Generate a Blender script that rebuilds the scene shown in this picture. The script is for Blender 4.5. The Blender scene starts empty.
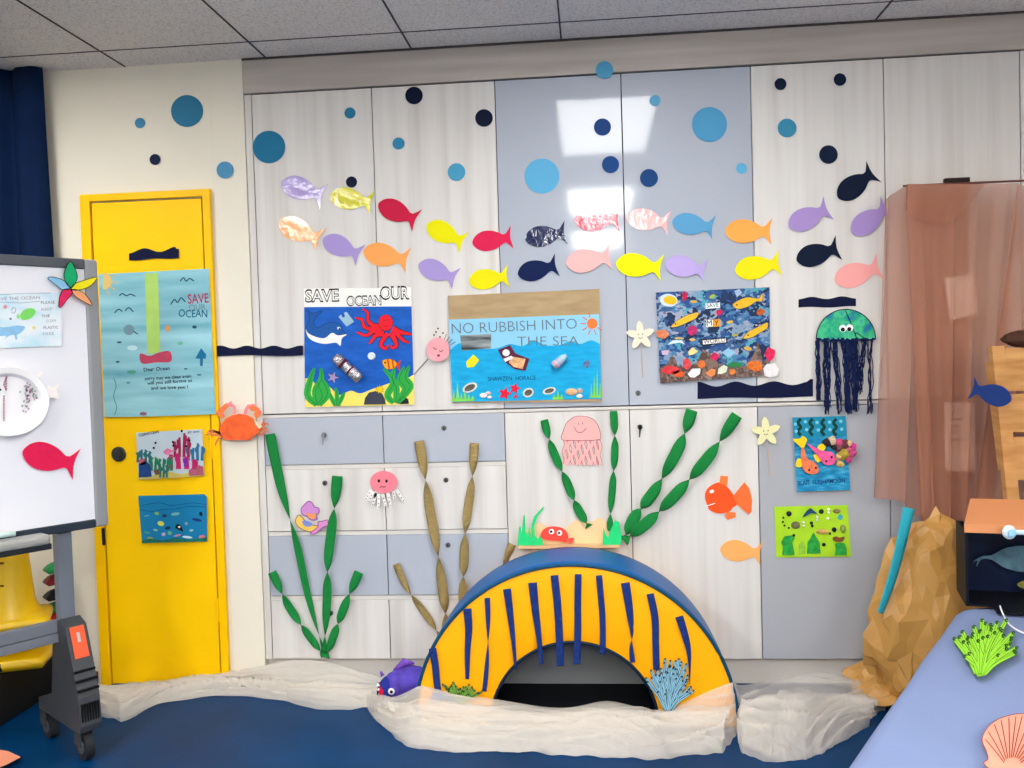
import bpy, bmesh, math, random
from mathutils import Vector, Matrix, noise
R = random.Random(7)
SC = bpy.context.scene; COL = SC.collection
# ---------------------------------------------------------------- camera
F, CX, CD, CZ, YAW, PIT, ROL = 889.5, 1.3508, 3.5638, 1.34, -.0886, -.0316, -.0297
def cam_axes():
    fwd = Vector((math.sin(YAW)*math.cos(PIT), math.cos(YAW)*math.cos(PIT), math.sin(PIT)))
    rt = Vector((math.cos(YAW), -math.sin(YAW), 0)); up = rt.cross(fwd)
    return rt*math.cos(ROL)+up*math.sin(ROL), -rt*math.sin(ROL)+up*math.cos(ROL), fwd
AX, AY, AF = cam_axes(); CAM = Vector((CX, -CD, CZ))
cd = bpy.data.cameras.new('camera'); cam = bpy.data.objects.new('camera', cd); COL.objects.link(cam)
cd.sensor_width = 36; cd.lens = F*36/1024; cd.clip_start = .05
m = Matrix((AX, AY, -AF)).transposed().to_4x4(); m.translation = CAM; cam.matrix_world = m
SC.camera = cam
# ---------------------------------------------------------------- world, exposure, lamps' strength
w = bpy.data.worlds.new('world'); SC.world = w; w.use_nodes = True
w.node_tree.nodes['Background'].inputs[0].default_value = (.75, .85, 1, 1); w.node_tree.nodes['Background'].inputs[1].default_value = .6
SC.view_settings.view_transform = 'Standard'; SC.view_settings.look = 'None'
SC.view_settings.exposure = 0.54; SC.view_settings.gamma = 1; SC.view_settings.use_curve_mapping = False
LAMP = 23.0
SC.cycles.max_bounces = 10; SC.cycles.transparent_max_bounces = 24; SC.cycles.use_denoising = True
SC.cycles.sample_clamp_indirect = 8
# ---------------------------------------------------------------- rays: a pixel of the photograph onto a surface of the room
def ray(px, py): return AX*((px-512)/F) - AY*((py-384)/F) + AF
def hit(px, py, P, N):
    d = ray(px, py); return CAM + d*((P-CAM).dot(N)/d.dot(N))
def WALL(px, py, off=0.0): return hit(px, py, Vector((0, -off, 0)), Vector((0, 1, 0)))
def at(px, py, Y=0.0): return hit(px, py, Vector((0, Y, 0)), Vector((0, 1, 0)))
def ground(px, py, z=0.0): return hit(px, py, Vector((0, 0, z)), Vector((0, 0, 1)))
# ---------------------------------------------------------------- materials
def lin(c):
    if isinstance(c, str): c = [int(c[i:i+2], 16)/255 for i in (0, 2, 4)]
    return tuple(x/12.92 if x <= .04045 else ((x+.055)/1.055)**2.4 for x in c) + (1,)
MATS = {}
def mat(col, rough=.75, spec=.15, bump=0, bscale=40, emit=0, metal=0, coat=0, var=0, vscale=8, alpha=1, trans=0, tag=''):
    k = (col if isinstance(col, str) else tuple(col), rough, spec, bump, bscale, emit, metal, coat, var, vscale, alpha, trans, tag)
    if k in MATS: return MATS[k]
    M = bpy.data.materials.new('m_'+str(col)); M.use_nodes = True; nt = M.node_tree; b = nt.nodes['Principled BSDF']
    c = lin(col); b.inputs['Base Color'].default_value = c; b.inputs['Roughness'].default_value = rough
    b.inputs['Specular IOR Level'].default_value = spec; b.inputs['Metallic'].default_value = metal; b.inputs['Coat Weight'].default_value = coat
    b.inputs['Coat Roughness'].default_value = .05
    if alpha < 1: b.inputs['Alpha'].default_value = alpha
    if trans: b.inputs['Transmission Weight'].default_value = trans
    if emit: b.inputs['Emission Color'].default_value = c; b.inputs['Emission Strength'].default_value = emit
    tc = nt.nodes.new('ShaderNodeTexCoord')
    if bump:
        n = nt.nodes.new('ShaderNodeTexNoise'); n.inputs['Scale'].default_value = bscale; n.inputs['Detail'].default_value = 3
        u = nt.nodes.new('ShaderNodeBump'); u.inputs['Strength'].default_value = bump; u.inputs['Distance'].default_value = .01
        nt.links.new(tc.outputs['Object'], n.inputs['Vector']); nt.links.new(n.outputs[0], u.inputs['Height']); nt.links.new(u.outputs[0], b.inputs['Normal'])
    if var:
        n = nt.nodes.new('ShaderNodeTexNoise'); n.inputs['Scale'].default_value = vscale; n.inputs['Detail'].default_value = 4
        r = nt.nodes.new('ShaderNodeValToRGB'); r.color_ramp.elements[0].position = .3; r.color_ramp.elements[1].position = .7
        r.color_ramp.elements[0].color = tuple(x*(1-var) for x in c[:3])+(1,); r.color_ramp.elements[1].color = tuple(min(1, x*(1+var)) for x in c[:3])+(1,)
        nt.links.new(tc.outputs['Object'], n.inputs['Vector']); nt.links.new(n.outputs[0], r.inputs[0]); nt.links.new(r.outputs[0], b.inputs['Base Color'])
    MATS[k] = M; return M
def ramp_mat(name, scale3, stops, rough, detail=4, nscale=1, coat=0, tex='noise', bump=0, spec=.2):
    M = bpy.data.materials.new(name); M.use_nodes = True; nt = M.node_tree; b = nt.nodes['Principled BSDF']
    tc = nt.nodes.new('ShaderNodeTexCoord'); mp = nt.nodes.new('ShaderNodeMapping'); mp.inputs['Scale'].default_value = scale3
    gm = nt.nodes.new('ShaderNodeNewGeometry'); nt.links.new(gm.outputs['Position'], mp.inputs[0])
    r = nt.nodes.new('ShaderNodeValToRGB')
    if tex == 'noise':
        n = nt.nodes.new('ShaderNodeTexNoise'); n.inputs['Detail'].default_value = detail; n.inputs['Scale'].default_value = nscale; out = n.outputs[0]
        nt.links.new(mp.outputs[0], n.inputs['Vector']); nt.links.new(out, r.inputs[0])
    else:
        nz = nt.nodes.new('ShaderNodeTexNoise'); nz.inputs['Scale'].default_value = nscale*.8; nt.links.new(mp.outputs[0], nz.inputs['Vector'])
        ad = nt.nodes.new('ShaderNodeMix'); ad.data_type = 'VECTOR'; ad.inputs[0].default_value = .12
        nt.links.new(mp.outputs[0], ad.inputs[4]); nt.links.new(nz.outputs['Color'], ad.inputs[5])
        n = nt.nodes.new('ShaderNodeTexVoronoi'); n.inputs['Scale'].default_value = nscale; nt.links.new(ad.outputs[1], n.inputs['Vector'])
        sx = nt.nodes.new('ShaderNodeSeparateColor'); nt.links.new(n.outputs['Color'], sx.inputs[0]); nt.links.new(sx.outputs[0], r.inputs[0])
        r.color_ramp.interpolation = 'CONSTANT'
    els = r.color_ramp.elements
    while len(els) < len(stops): els.new(.5)
    for e, (p, c) in zip(els, stops): e.position = p; e.color = lin(c)
    nt.links.new(r.outputs[0], b.inputs['Base Color']); b.inputs['Roughness'].default_value = rough; b.inputs['Coat Weight'].default_value = coat
    b.inputs['Coat Roughness'].default_value = .04; b.inputs['Specular IOR Level'].default_value = spec
    if bump:
        u = nt.nodes.new('ShaderNodeBump'); u.inputs['Strength'].default_value = bump; u.inputs['Distance'].default_value = .005
        nt.links.new(r.outputs[0], u.inputs['Height']); nt.links.new(u.outputs[0], b.inputs['Normal'])
    return M
def sheer_mat(name, col, cover, weave=0.0, trl=.3):
    M = bpy.data.materials.new(name); M.use_nodes = True; nt = M.node_tree
    for n in list(nt.nodes): nt.nodes.remove(n)
    o = nt.nodes.new('ShaderNodeOutputMaterial'); d = nt.nodes.new('ShaderNodeBsdfDiffuse'); tl = nt.nodes.new('ShaderNodeBsdfTranslucent')
    t = nt.nodes.new('ShaderNodeBsdfTransparent'); m1 = nt.nodes.new('ShaderNodeMixShader'); m2 = nt.nodes.new('ShaderNodeMixShader')
    d.inputs[0].default_value = lin(col); tl.inputs[0].default_value = lin(col); m1.inputs[0].default_value = trl
    nz = nt.nodes.new('ShaderNodeTexNoise'); nz.inputs['Scale'].default_value = 14; mr = nt.nodes.new('ShaderNodeMapRange')
    mr.inputs[1].default_value = .3; mr.inputs[2].default_value = .7; mr.inputs[3].default_value = cover-.08*weave; mr.inputs[4].default_value = cover+.08*weave
    gm = nt.nodes.new('ShaderNodeNewGeometry'); nt.links.new(gm.outputs['Position'], nz.inputs['Vector']); nt.links.new(nz.outputs[0], mr.inputs[0])
    nt.links.new(d.outputs[0], m1.inputs[1]); nt.links.new(tl.outputs[0], m1.inputs[2])
    nt.links.new(mr.outputs[0], m2.inputs[0]); nt.links.new(t.outputs[0], m2.inputs[1]); nt.links.new(m1.outputs[0], m2.inputs[2]); nt.links.new(m2.outputs[0], o.inputs[0])
    return M
WOOD = ramp_mat('pale_wood_laminate', (9, 9, .35), [(.30, 'CAC4BE'), (.5, 'D6D2CE'), (.70, 'DCD9D6')], .42, detail=5, nscale=2.2, spec=.3)
GREY = mat('AEB4C0', rough=.07, spec=.4, var=.02, vscale=2)
CARC = mat('D2CEC8', rough=.5)
GAPM = mat('2A2624', rough=.8)
CREAM = mat('E6DFCF', rough=.8, bump=.05, bscale=60, var=.02, vscale=3)
YELD = mat('FFC800', rough=.45, bump=.04, bscale=25, var=.05, vscale=2.5)
FLOOR = ramp_mat('blue_vinyl', (3, 3, 3), [(.3, '003058'), (.7, '003A6A')], .45, nscale=1.3, spec=.10)
TILE = ramp_mat('mineral_tile', (1, 1, 1), [(.36, 'C8C2BC'), (.46, 'E2DCD6'), (.6, 'E8E2DC')], .9, detail=3, nscale=130)
DARK = mat('17181C', rough=.55); CHROME = mat('9A9A9A', rough=.25, metal=1); BLACKP = mat('151515', rough=.35)
NAVYP = mat('060F34', rough=.7)
# ---------------------------------------------------------------- mesh helpers
WL = {}
def mk(name, verts, faces, material, parent=None, smooth=False, label=None, cat=None, group=None, kind=None, solid=0, base=False, fix=False):
    vs = [Vector(v) for v in verts]
    lo = [min(v[i] for v in vs) for i in range(3)]; hi = [max(v[i] for v in vs) for i in range(3)]
    c = Vector([(lo[i]+hi[i])/2 for i in range(3)])
    if base: c.z = lo[2]
    me = bpy.data.meshes.new(name); me.from_pydata([v-c for v in vs], [], faces)
    if fix:
        bm = bmesh.new(); bm.from_mesh(me); bmesh.ops.recalc_face_normals(bm, faces=bm.faces); bm.to_mesh(me); bm.free()
    me.validate(); me.materials.append(material)
    if smooth: me.polygons.foreach_set('use_smooth', [True]*len(me.polygons))
    o = bpy.data.objects.new(name, me); COL.objects.link(o); WL[o] = c
    if parent: o.parent = parent; o.location = c-WL[parent]
    else: o.location = c
    if solid:
        s = o.modifiers.new('t', 'SOLIDIFY'); s.thickness = solid; s.offset = 0
    tag(o, label, cat, group, kind); return o
def tag(o, label=None, cat=None, group=None, kind=None):
    if label: o['label'] = label
    if cat: o['category'] = cat
    if group: o['group'] = group
    if kind: o['kind'] = kind
    return o
def thing(name, label, cat, loc, group=None):
    o = bpy.data.objects.new(name, None); COL.objects.link(o); o.empty_display_size = .05; o.location = loc; WL[o] = Vector(loc)
    return tag(o, label, cat, group)
class MB:
    def __init__(s): s.v = []; s.f = []
    def add(s, v, f):
        n = len(s.v); s.v += [Vector(x) for x in v]; s.f += [tuple(i+n for i in q) for q in f]; return s
    def box(s, a, b, M=None, bev=0):
        bm = bmesh.new(); bmesh.ops.create_cube(bm, size=1)
        for v in bm.verts: v.co = Vector([(a[i]+b[i])/2 + v.co[i]*(b[i]-a[i]) for i in range(3)])
        if bev: bmesh.ops.bevel(bm, geom=bm.edges[:], offset=bev, segments=2, affect='EDGES', profile=.5)
        if M: bmesh.ops.transform(bm, matrix=M, verts=bm.verts)
        return s.bm(bm)
    def bm(s, bm):
        bm.verts.index_update(); s.add([v.co.copy() for v in bm.verts], [[v.index for v in f.verts] for f in bm.faces]); bm.free(); return s
    def tube(s, pts, rad, n=8, cap=True):
        pts = [Vector(p) for p in pts]; rings = []
        rr = rad if isinstance(rad, (list, tuple)) else [rad]*len(pts)
        for i, p in enumerate(pts):
            t = (pts[min(i+1, len(pts)-1)]-pts[max(i-1, 0)]).normalized()
            a = t.cross(Vector((0, 0, 1)) if abs(t.z) < .9 else Vector((0, 1, 0))).normalized(); b = t.cross(a)
            rings.append([p+(a*math.cos(2*math.pi*k/n)+b*math.sin(2*math.pi*k/n))*rr[i] for k in range(n)])
        v = [x for r in rings for x in r]; f = []
        for i in range(len(pts)-1):
            for k in range(n): f.append((i*n+k, i*n+(k+1) % n, (i+1)*n+(k+1) % n, (i+1)*n+k))
        if cap: f += [tuple(range(n))[::-1], tuple((len(pts)-1)*n+k for k in range(n))]
        return s.add(v, f)
    def lathe(s, prof, n=24, M=None):
        v = []; f = []
        for r, z in prof:
            for k in range(n): v.append(Vector((r*math.cos(2*math.pi*k/n), r*math.sin(2*math.pi*k/n), z)))
        for i in range(len(prof)-1):
            for k in range(n): f.append((i*n+k, i*n+(k+1) % n, (i+1)*n+(k+1) % n, (i+1)*n+k))
        f += [tuple(range(n))[::-1], tuple((len(prof)-1)*n+k for k in range(n))]
        if M: v = [M @ x for x in v]
        return s.add(v, f)
    def ball(s, c, r, M=None, u=20, w_=12):
        bm = bmesh.new(); bmesh.ops.create_uvsphere(bm, u_segments=u, v_segments=w_, radius=1)
        rr = r if isinstance(r, (tuple, list)) else (r, r, r)
        for x in bm.verts: x.co = Vector([x.co[i]*rr[i] for i in range(3)])
        if M: bmesh.ops.transform(bm, matrix=M, verts=bm.verts)
        for x in bm.verts: x.co += Vector(c)
        return s.bm(bm)
    def build(s, name, material, parent=None, **k): return mk(name, s.v, s.f, material, parent, **k)
def grid(name, fn, nu, nv, material, parent=None, **k):
    v = [fn(i/nu, j/nv) for i in range(nu+1) for j in range(nv+1)]
    f = [(i*(nv+1)+j, (i+1)*(nv+1)+j, (i+1)*(nv+1)+j+1, i*(nv+1)+j+1) for i in range(nu) for j in range(nv)]
    return mk(name, v, f, material, parent, smooth=k.pop('smooth', True), **k)
# outlines in the picture of a flat surface
def ell(cx, cy, rx, ry=None, ang=0, n=28, a0=0, a1=360):
    ry = ry or rx; c, s_ = math.cos(math.radians(ang)), math.sin(math.radians(ang)); o = []
    full = a1-a0 >= 360
    for k in range(n):
        t = math.radians(a0+(a1-a0)*k/(n if full else n-1)); x, y = rx*math.cos(t), -ry*math.sin(t)
        o.append((cx+x*c+y*s_, cy-x*s_+y*c))
    return o
def cat_rom(pts, n=5, closed=True):
    o = []; L = len(pts)
    rng = range(L) if closed else range(L-1)
    for i in rng:
        if closed: p0, p1, p2, p3 = (pts[(i+q) % L] for q in (-1, 0, 1, 2))
        else: p0, p1, p2, p3 = pts[max(i-1, 0)], pts[i], pts[i+1], pts[min(i+2, L-1)]
        for k in range(n):
            t = k/n
            o.append(tuple(.5*(2*b+(c-a)*t+(2*a-5*b+4*c-d)*t*t+(-a+3*b-3*c+d)*t**3) for a, b, c, d in zip(p0, p1, p2, p3)))
    if not closed: o.append(tuple(pts[-1]))
    return o
def star(cx, cy, r, ri, n=5, rot=90):
    return [(cx+(r if k % 2 == 0 else ri)*math.cos(math.radians(rot+180*k/n)), cy-(r if k % 2 == 0 else ri)*math.sin(math.radians(rot+180*k/n))) for k in range(2*n)]
def cut(name, pts, material, off=.002, parent=None, t=.001, S=WALL, bend=None, **k):
    n = len(pts); fr = [S(x, y, off+(bend(x, y) if bend else 0)) for x, y in pts]; bk = [S(x, y, off-t+(bend(x, y) if bend else 0)) for x, y in pts]
    f = [tuple(range(n)), tuple(range(2*n-1, n-1, -1))]+[(i, n+i, n+(i+1) % n, (i+1) % n) for i in range(n)]
    return mk(name, fr+bk, f, material, parent, fix=True, **k)
def stroke(name, pts, wd, material, off, parent=None, S=WALL, t=.0006, closed=False, lists=False, **k):
    mb = MB()
    for iP, P in enumerate(pts if lists else [pts]):
        oo = off+iP*(.00012 if lists else 0)
        if closed: P = list(P)+[P[0]]
        L = []
        for i, (x, y) in enumerate(P):
            x0, y0 = P[max(i-1, 0)]; x1, y1 = P[min(i+1, len(P)-1)]
            if closed and i in (0, len(P)-1): x0, y0 = P[-2]; x1, y1 = P[1]
            d = math.hypot(x1-x0, y1-y0) or 1; ww = (wd(i/(len(P)-1)) if callable(wd) else wd)/2
            nx, ny = -(y1-y0)/d*ww, (x1-x0)/d*ww
            L += [S(x+nx, y+ny, oo), S(x-nx, y-ny, oo), S(x+nx, y+ny, oo-t), S(x-nx, y-ny, oo-t)]
        f = []
        for i in range(len(P)-1):
            a = 4*i; b = a+4; f += [(a, a+1, b+1, b), (a+2, b+2, b+3, a+3), (a, b, b+2, a+2), (a+1, a+3, b+3, b+1)]
        mb.add(L, f)
    return mb.build(name, material, parent, **k)
FONTS = {}
def text(s, x0, y0, x1, y1, h, material, parent, off, S=WALL, name='lettering', grow=0, t=.0005, jit=0, label=None):
    c = bpy.data.curves.new('txt', 'FONT'); c.body = s; c.resolution_u = 3; c.offset = grow
    o = bpy.data.objects.new('txt', c); COL.objects.link(o); dg = bpy.context.evaluated_depsgraph_get()
    me = bpy.data.meshes.new_from_object(o.evaluated_get(dg)); bpy.data.objects.remove(o)
    xs = [v.co.x for v in me.vertices]; a, b = min(xs), max(xs)
    L = math.hypot(x1-x0, y1-y0); dx, dy = (x1-x0)/L, (y1-y0)/L; ch = .70
    def P(v, of):
        u = (v.x-a)/(b-a); vv = v.y/ch*h+jit*noise.noise(Vector((u*len(s)*.7, 3.1, len(s))))
        return S(x0+u*L*dx+vv*dy, y0+u*L*dy-vv*dx, of)
    fr = [P(v.co, off) for v in me.vertices]; fs = [tuple(p.vertices) for p in me.polygons]
    bpy.data.meshes.remove(me)
    return mk(name, fr, fs, material, parent, label=label, solid=0)
def ribbon(name, path, wd, turns, material, off=.018, phase=0, S=WALL, parent=None, N=48, lift=.5, taper=None, flat_ends=True, tex=0, **k):
    P = cat_rom(path, 10, closed=False); L = len(P)-1; v = []; f = []
    for i in range(N+1):
        t = i/N; q = t*L; a = min(int(q), L-1); r = q-a
        x, y = P[a][0]*(1-r)+P[a+1][0]*r, P[a][1]*(1-r)+P[a+1][1]*r
        tx, ty = P[a+1][0]-P[a][0], P[a+1][1]-P[a][1]; d = math.hypot(tx, ty) or 1; nx, ny = -ty/d, tx/d
        th = math.pi*turns*t+phase-(.9 if turns >= 2 and parent is None and S is WALL else 0); th -= .36*math.sin(2*th); ww = wd/2*(taper(t) if taper else 1)
        sc = .00394*ww
        for j in range(5):
            e = (j-2)/2; cup = .25*sc*(1-e*e)
            v.append(S(x+nx*ww*e*math.cos(th), y+ny*ww*e*math.cos(th), off+lift*(sc*e*math.sin(th)+cup*math.cos(th)+tex*noise.noise(Vector((t*30, e, turns)))*sc)))
    for i in range(N):
        for j in range(4): a = i*5+j; f.append((a, a+1, a+6, a+5))
    return mk(name, v, f, material, parent, smooth=True, solid=.0006, **k)
# ================================================================ SETTING
ZT, ZF, ZM, ZB = 2.582, 2.438, 1.128, .107
XL, XR, YB_ = -2.7, 4.6, -8.4
MB().box((XL, YB_, -.05), (XR, .5, 0)).build('floor', FLOOR, kind='structure')
MB().box((XL, YB_, ZT), (XR, .5, ZT+.05)).build('ceiling', TILE, kind='structure')
MB().box((XL, 0, 0), (-.172, .12, ZT)).box((-.170, -.004, 0), (-.032, .5, ZT)).build('wall_back', CREAM, kind='structure')
MB().box((-.03, .5, 0), (3.02, .6, ZT)).box((3.02, 0, 0), (XR, .6, ZT)).build('wall_behind_cabinets', CREAM, kind='structure')
MB().box((XL-.1, YB_, 0), (XL, .5, ZT)).build('wall_left', CREAM, kind='structure')
MB().box((XR, YB_, 0), (XR+.1, .5, ZT)).build('wall_right', CREAM, kind='structure')
MB().box((XL, YB_-.1, 0), (XR, YB_, ZT)).build('wall_front', CREAM, kind='structure')
g = MB()
for k in range(-5, 7):
    x = .07+.6*k-.0
    if XL < x < XR and k != 3: g.box((x-.0032, YB_, ZT-.003), (x+.0032, -.001, ZT+.001))
for k in range(14): g.box((XL, -.19-.6*k-.002, ZT-.0025), (XR, -.19-.6*k+.002, ZT+.001))
g.box((-.03, -.012, ZT-.008), (3.02, .0, ZT+.001))
g.build('trim_1', mat('4A4643', rough=.6), kind='structure')
# skirting
MB().box((XL, -.012, 0), (-.765, 0, .055)).box((-.172, -.014, 0), (-.030, -.004, .055), bev=.002).build('baseboard_back', mat('7A3F2C', rough=.5), kind='structure')
# yellow door
a, b = at(82, 195), at(210, 190); dx0, dx1, dz = a.x, b.x+.006, (a.z+b.z)/2
DF = mat('FCC400', rough=.4, bump=.03, bscale=20, var=.03, vscale=3)
fr = MB().box((dx0, -.022, 0), (dx0+.042, 0, dz), bev=.003).box((dx1-.032, -.022, 0), (dx1, 0, dz), bev=.003).box((dx0+.041, -.0215, dz-.03), (dx1-.031, 0, dz-.0005), bev=.002)
door = thing('door_1', None, None, (dx0, 0, 0)); door['kind'] = 'structure'
fr.build('door_frame', DF, door)
MB().box((dx0+.046, -.006, .006), (dx1-.036, .001, dz-.034)).build('door_gap', GAPM, door)
MB().box((dx0+.048, -.016, .008), (dx1-.039, -.004, dz-.037), bev=.003).build('door_leaf', YELD, door)
for z in (1.63, 1.0, .32): MB().tube([(dx1-.037, -.021, z-.05), (dx1-.037, -.021, z+.05)], .006).build('hinge', DF, door)
p = at(119, 454, -.016)
kb = MB().lathe([(.031, 0), (.031, .006), (.027, .010), (.020, .010), (.018, .016), (.008, .017)], 24, Matrix.Translation(p) @ Matrix.Rotation(math.pi/2, 4, 'X')).build('door_handle', mat('3A3A3C', rough=.3, metal=.7), door, smooth=False)
# blue curtain in the left corner
CB = mat('041C40', rough=.85, var=.2, vscale=6)
def cur(u, v): 
    x = XL+.02+(at(43, 70, -.06).x-XL-.02)*u; f = .03*math.sin(u*70)+.012*math.sin(u*131+1)
    return Vector((x+.004*math.sin(v*5+u*30), -.07+f*(.6+.5*v), ZT-.004-v*1.55))
grid('blue_curtain', cur, 200, 14, CB, label='dark navy blue curtain hanging from the ceiling in the left corner', cat='curtain', solid=.003)
# ================================================================ CABINETS
def lock(parent, p, key=None, r=.0105):
    M = Matrix.Translation(p) @ Matrix.Rotation(math.pi/2, 4, 'X')
    l = MB().lathe([(r, -.002), (r, .004), (r*.85, .007), (r*.5, .007), (r*.5, .0045)], 20, M).build('lock', mat('6E6E70', rough=.3, metal=.8), parent)
    MB().box((p.x-.0015, p.y-.0078, p.z-.006), (p.x+.0015, p.y-.0045, p.z+.006)).build('keyhole', BLACKP, l)
    return l
def door_box(x0, x1, z0, z1): return MB().box((x0+.0018, 0, z0), (x1-.0018, .018, z1), bev=.0012)
WIDTH = .5; locks_px = {}
def cabinet(name, label, group, x0, z0, z1, mats, lk=()):
    t = thing(name, label, 'cabinet', (x0+.5, .25, z0), group)
    MB().box((x0+.001, .022, z0), (x0+2*WIDTH-.001, .48, z1)).build('carcass', CARC if z0 < 1 else GAPM, t)
    if z0 < 1: MB().box((x0+WIDTH-.004, .019, z0), (x0+WIDTH+.004, .023, z1)).build('seam', GAPM, t)
    for i, mm in enumerate(mats):
        d = door_box(x0+i*WIDTH, x0+(i+1)*WIDTH, z0+.002, z1-.002).build('door', mm, t)
        for (q, px, py) in lk:
            if q == i: lock(d, at(px, py, 0))
    return t
U = 'full-height upper cabinets'
cabinet('wall_cabinet', 'tall upper cabinet with two pale wood doors, leftmost of the row beside the yellow door', U, 0, ZM, ZF, (WOOD, WOOD))
cabinet('wall_cabinet', 'tall upper cabinet with two glossy grey doors reflecting the ceiling lamps', U, 1.0, ZM, ZF, (GREY, GREY), [(1, 638, 393)])
cabinet('wall_cabinet', 'tall upper cabinet with two pale wood doors, behind the green jellyfish and pink drape', U, 2.0, ZM, ZF, (WOOD, WOOD))
zt = ZM-.016
cabinet('base_cabinet', 'lower cabinet with two pale wood doors behind the blue and yellow arch', 'lower cabinets', 1.0, ZB, zt, (WOOD, WOOD), [(1, 640, 427)])
cabinet('base_cabinet', 'lower cabinet with two matt grey doors under the blue and green pictures', 'lower cabinets', 2.0, ZB, zt, (mat('A9ABB2', rough=.35), mat('A9ABB2', rough=.35)))
ch = thing('drawer_chest', 'wide chest of eight drawers alternating grey and pale wood fronts', 'drawers', (.5, .25, ZB))
MB().box((0.001, .022, ZB), (.999, .48, zt)).build('carcass', CARC, ch)
MB().box((.496, .019, ZB), (.504, .023, zt)).build('seam', GAPM, ch)
rows = [(zt, at(385, 463).z), (at(385, 468).z, at(385, 530).z), (at(385, 535).z, at(385, 595).z), (at(385, 600).z, ZB+.002)]
LKP = [[(324, 435), (444, 428)], [(325, 483), (446, 480)], [(327, 548), (448, 545)], [(331, 613), None]]
for r in range(3): MB().box((.001, .003, rows[r+1][0]+.001), (.999, .021, rows[r][1]-.003)).build('rail', CARC, ch)
for r, (z1, z0) in enumerate(rows):
    for c in range(2):
        d = door_box(c*.5, c*.5+.5, z0, z1).build('drawer', (GREY, WOOD)[r % 2], ch)
        if r % 2 == 0: d['label'] = 'grey drawer front'
        if LKP[r][c]: lock(d, at(*LKP[r][c], 0))
MB().box((-.03, .004, ZB-.002), (-.003, .3, ZF)).box((3.003, .004, .0), (3.02, .3, ZF)).build('trim_2', WOOD, kind='structure')
MB().box((-.03, -.006, ZF+.004), (3.02, .2, ZT-.006), bev=.001).build('trim_3', ramp_mat('pale_wood_fascia', (.5, 9, 9), [(.3, 'A79E97'), (.7, 'C6BEB7')], .5, nscale=2), kind='structure')
MB().box((-.03, .03, 0), (3.02, .05, ZB)).build('trim_4', mat('D8D0C6', rough=.5), kind='structure')
MB().box((-.003, .003, ZM-.0145), (3.003, .021, ZM-.003)).build('trim_6', CARC, kind='structure')
MB().box((-.03, .012, ZF-.001), (3.02, .5, ZF+.005)).build('trim_5', GAPM, kind='structure')
# keys hanging in two of the locks
for (px, py, c, lab) in ((324, 435, '8A8A8A', 'small steel key hanging in the lock of the top left drawer'), (640, 427, '141414', 'small black key hanging in the lock under the grey cabinet doors')):
    p = at(px, py, -.009); t = MB()
    t.box((p.x-.007, p.y-.012, p.z-.008), (p.x+.007, p.y-.002, p.z+.008), bev=.002).tube([p+Vector((0, -.008, -.006)), p+Vector((-.002, -.010, -.026))], .003).tube([p+Vector((-.002, -.009, -.026)), p+Vector((-.004, -.009, -.040))], .0022)
    t.build('key', mat(c, rough=.35, metal=.5 if c != '141414' else 0), label=lab, cat='key')
# ================================================================ CEILING LAMPS (behind the camera's view, seen in the glossy doors)
DIFF = [mat('FBFAF6', emit=LAMP*k, tag='lamp') for k in (.5, 1.15, 1.9)]
OFF = mat('D8D8D4', rough=.5, tag='unlit')
for ix, x0 in enumerate((-1.18, 1.22, 3.62)):
    for iy, y1 in enumerate((-.80, -3.2, -5.6)):
        t = thing('ceiling_light', 'rectangular recessed fluorescent ceiling lamp out of view above the room', 'lamp', (x0+.25, y1-.6, ZT), 'recessed ceiling lamps')
        MB().box((x0, y1-1.18, ZT-.012), (x0+.49, y1, ZT-.004)).build('diffuser', OFF if (ix, iy) == (2, 0) else DIFF[iy], t)
        MB().box((x0-.02, y1-1.2, ZT-.014), (x0, y1+.02, ZT)).box((x0+.49, y1-1.2, ZT-.014), (x0+.51, y1+.02, ZT)).box((x0, y1, ZT-.014), (x0+.49, y1+.02, ZT)).box((x0, y1-1.2, ZT-.014), (x0+.49, y1-1.18, ZT)).build('lamp_frame', mat('DDDDDD'), t)
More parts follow.
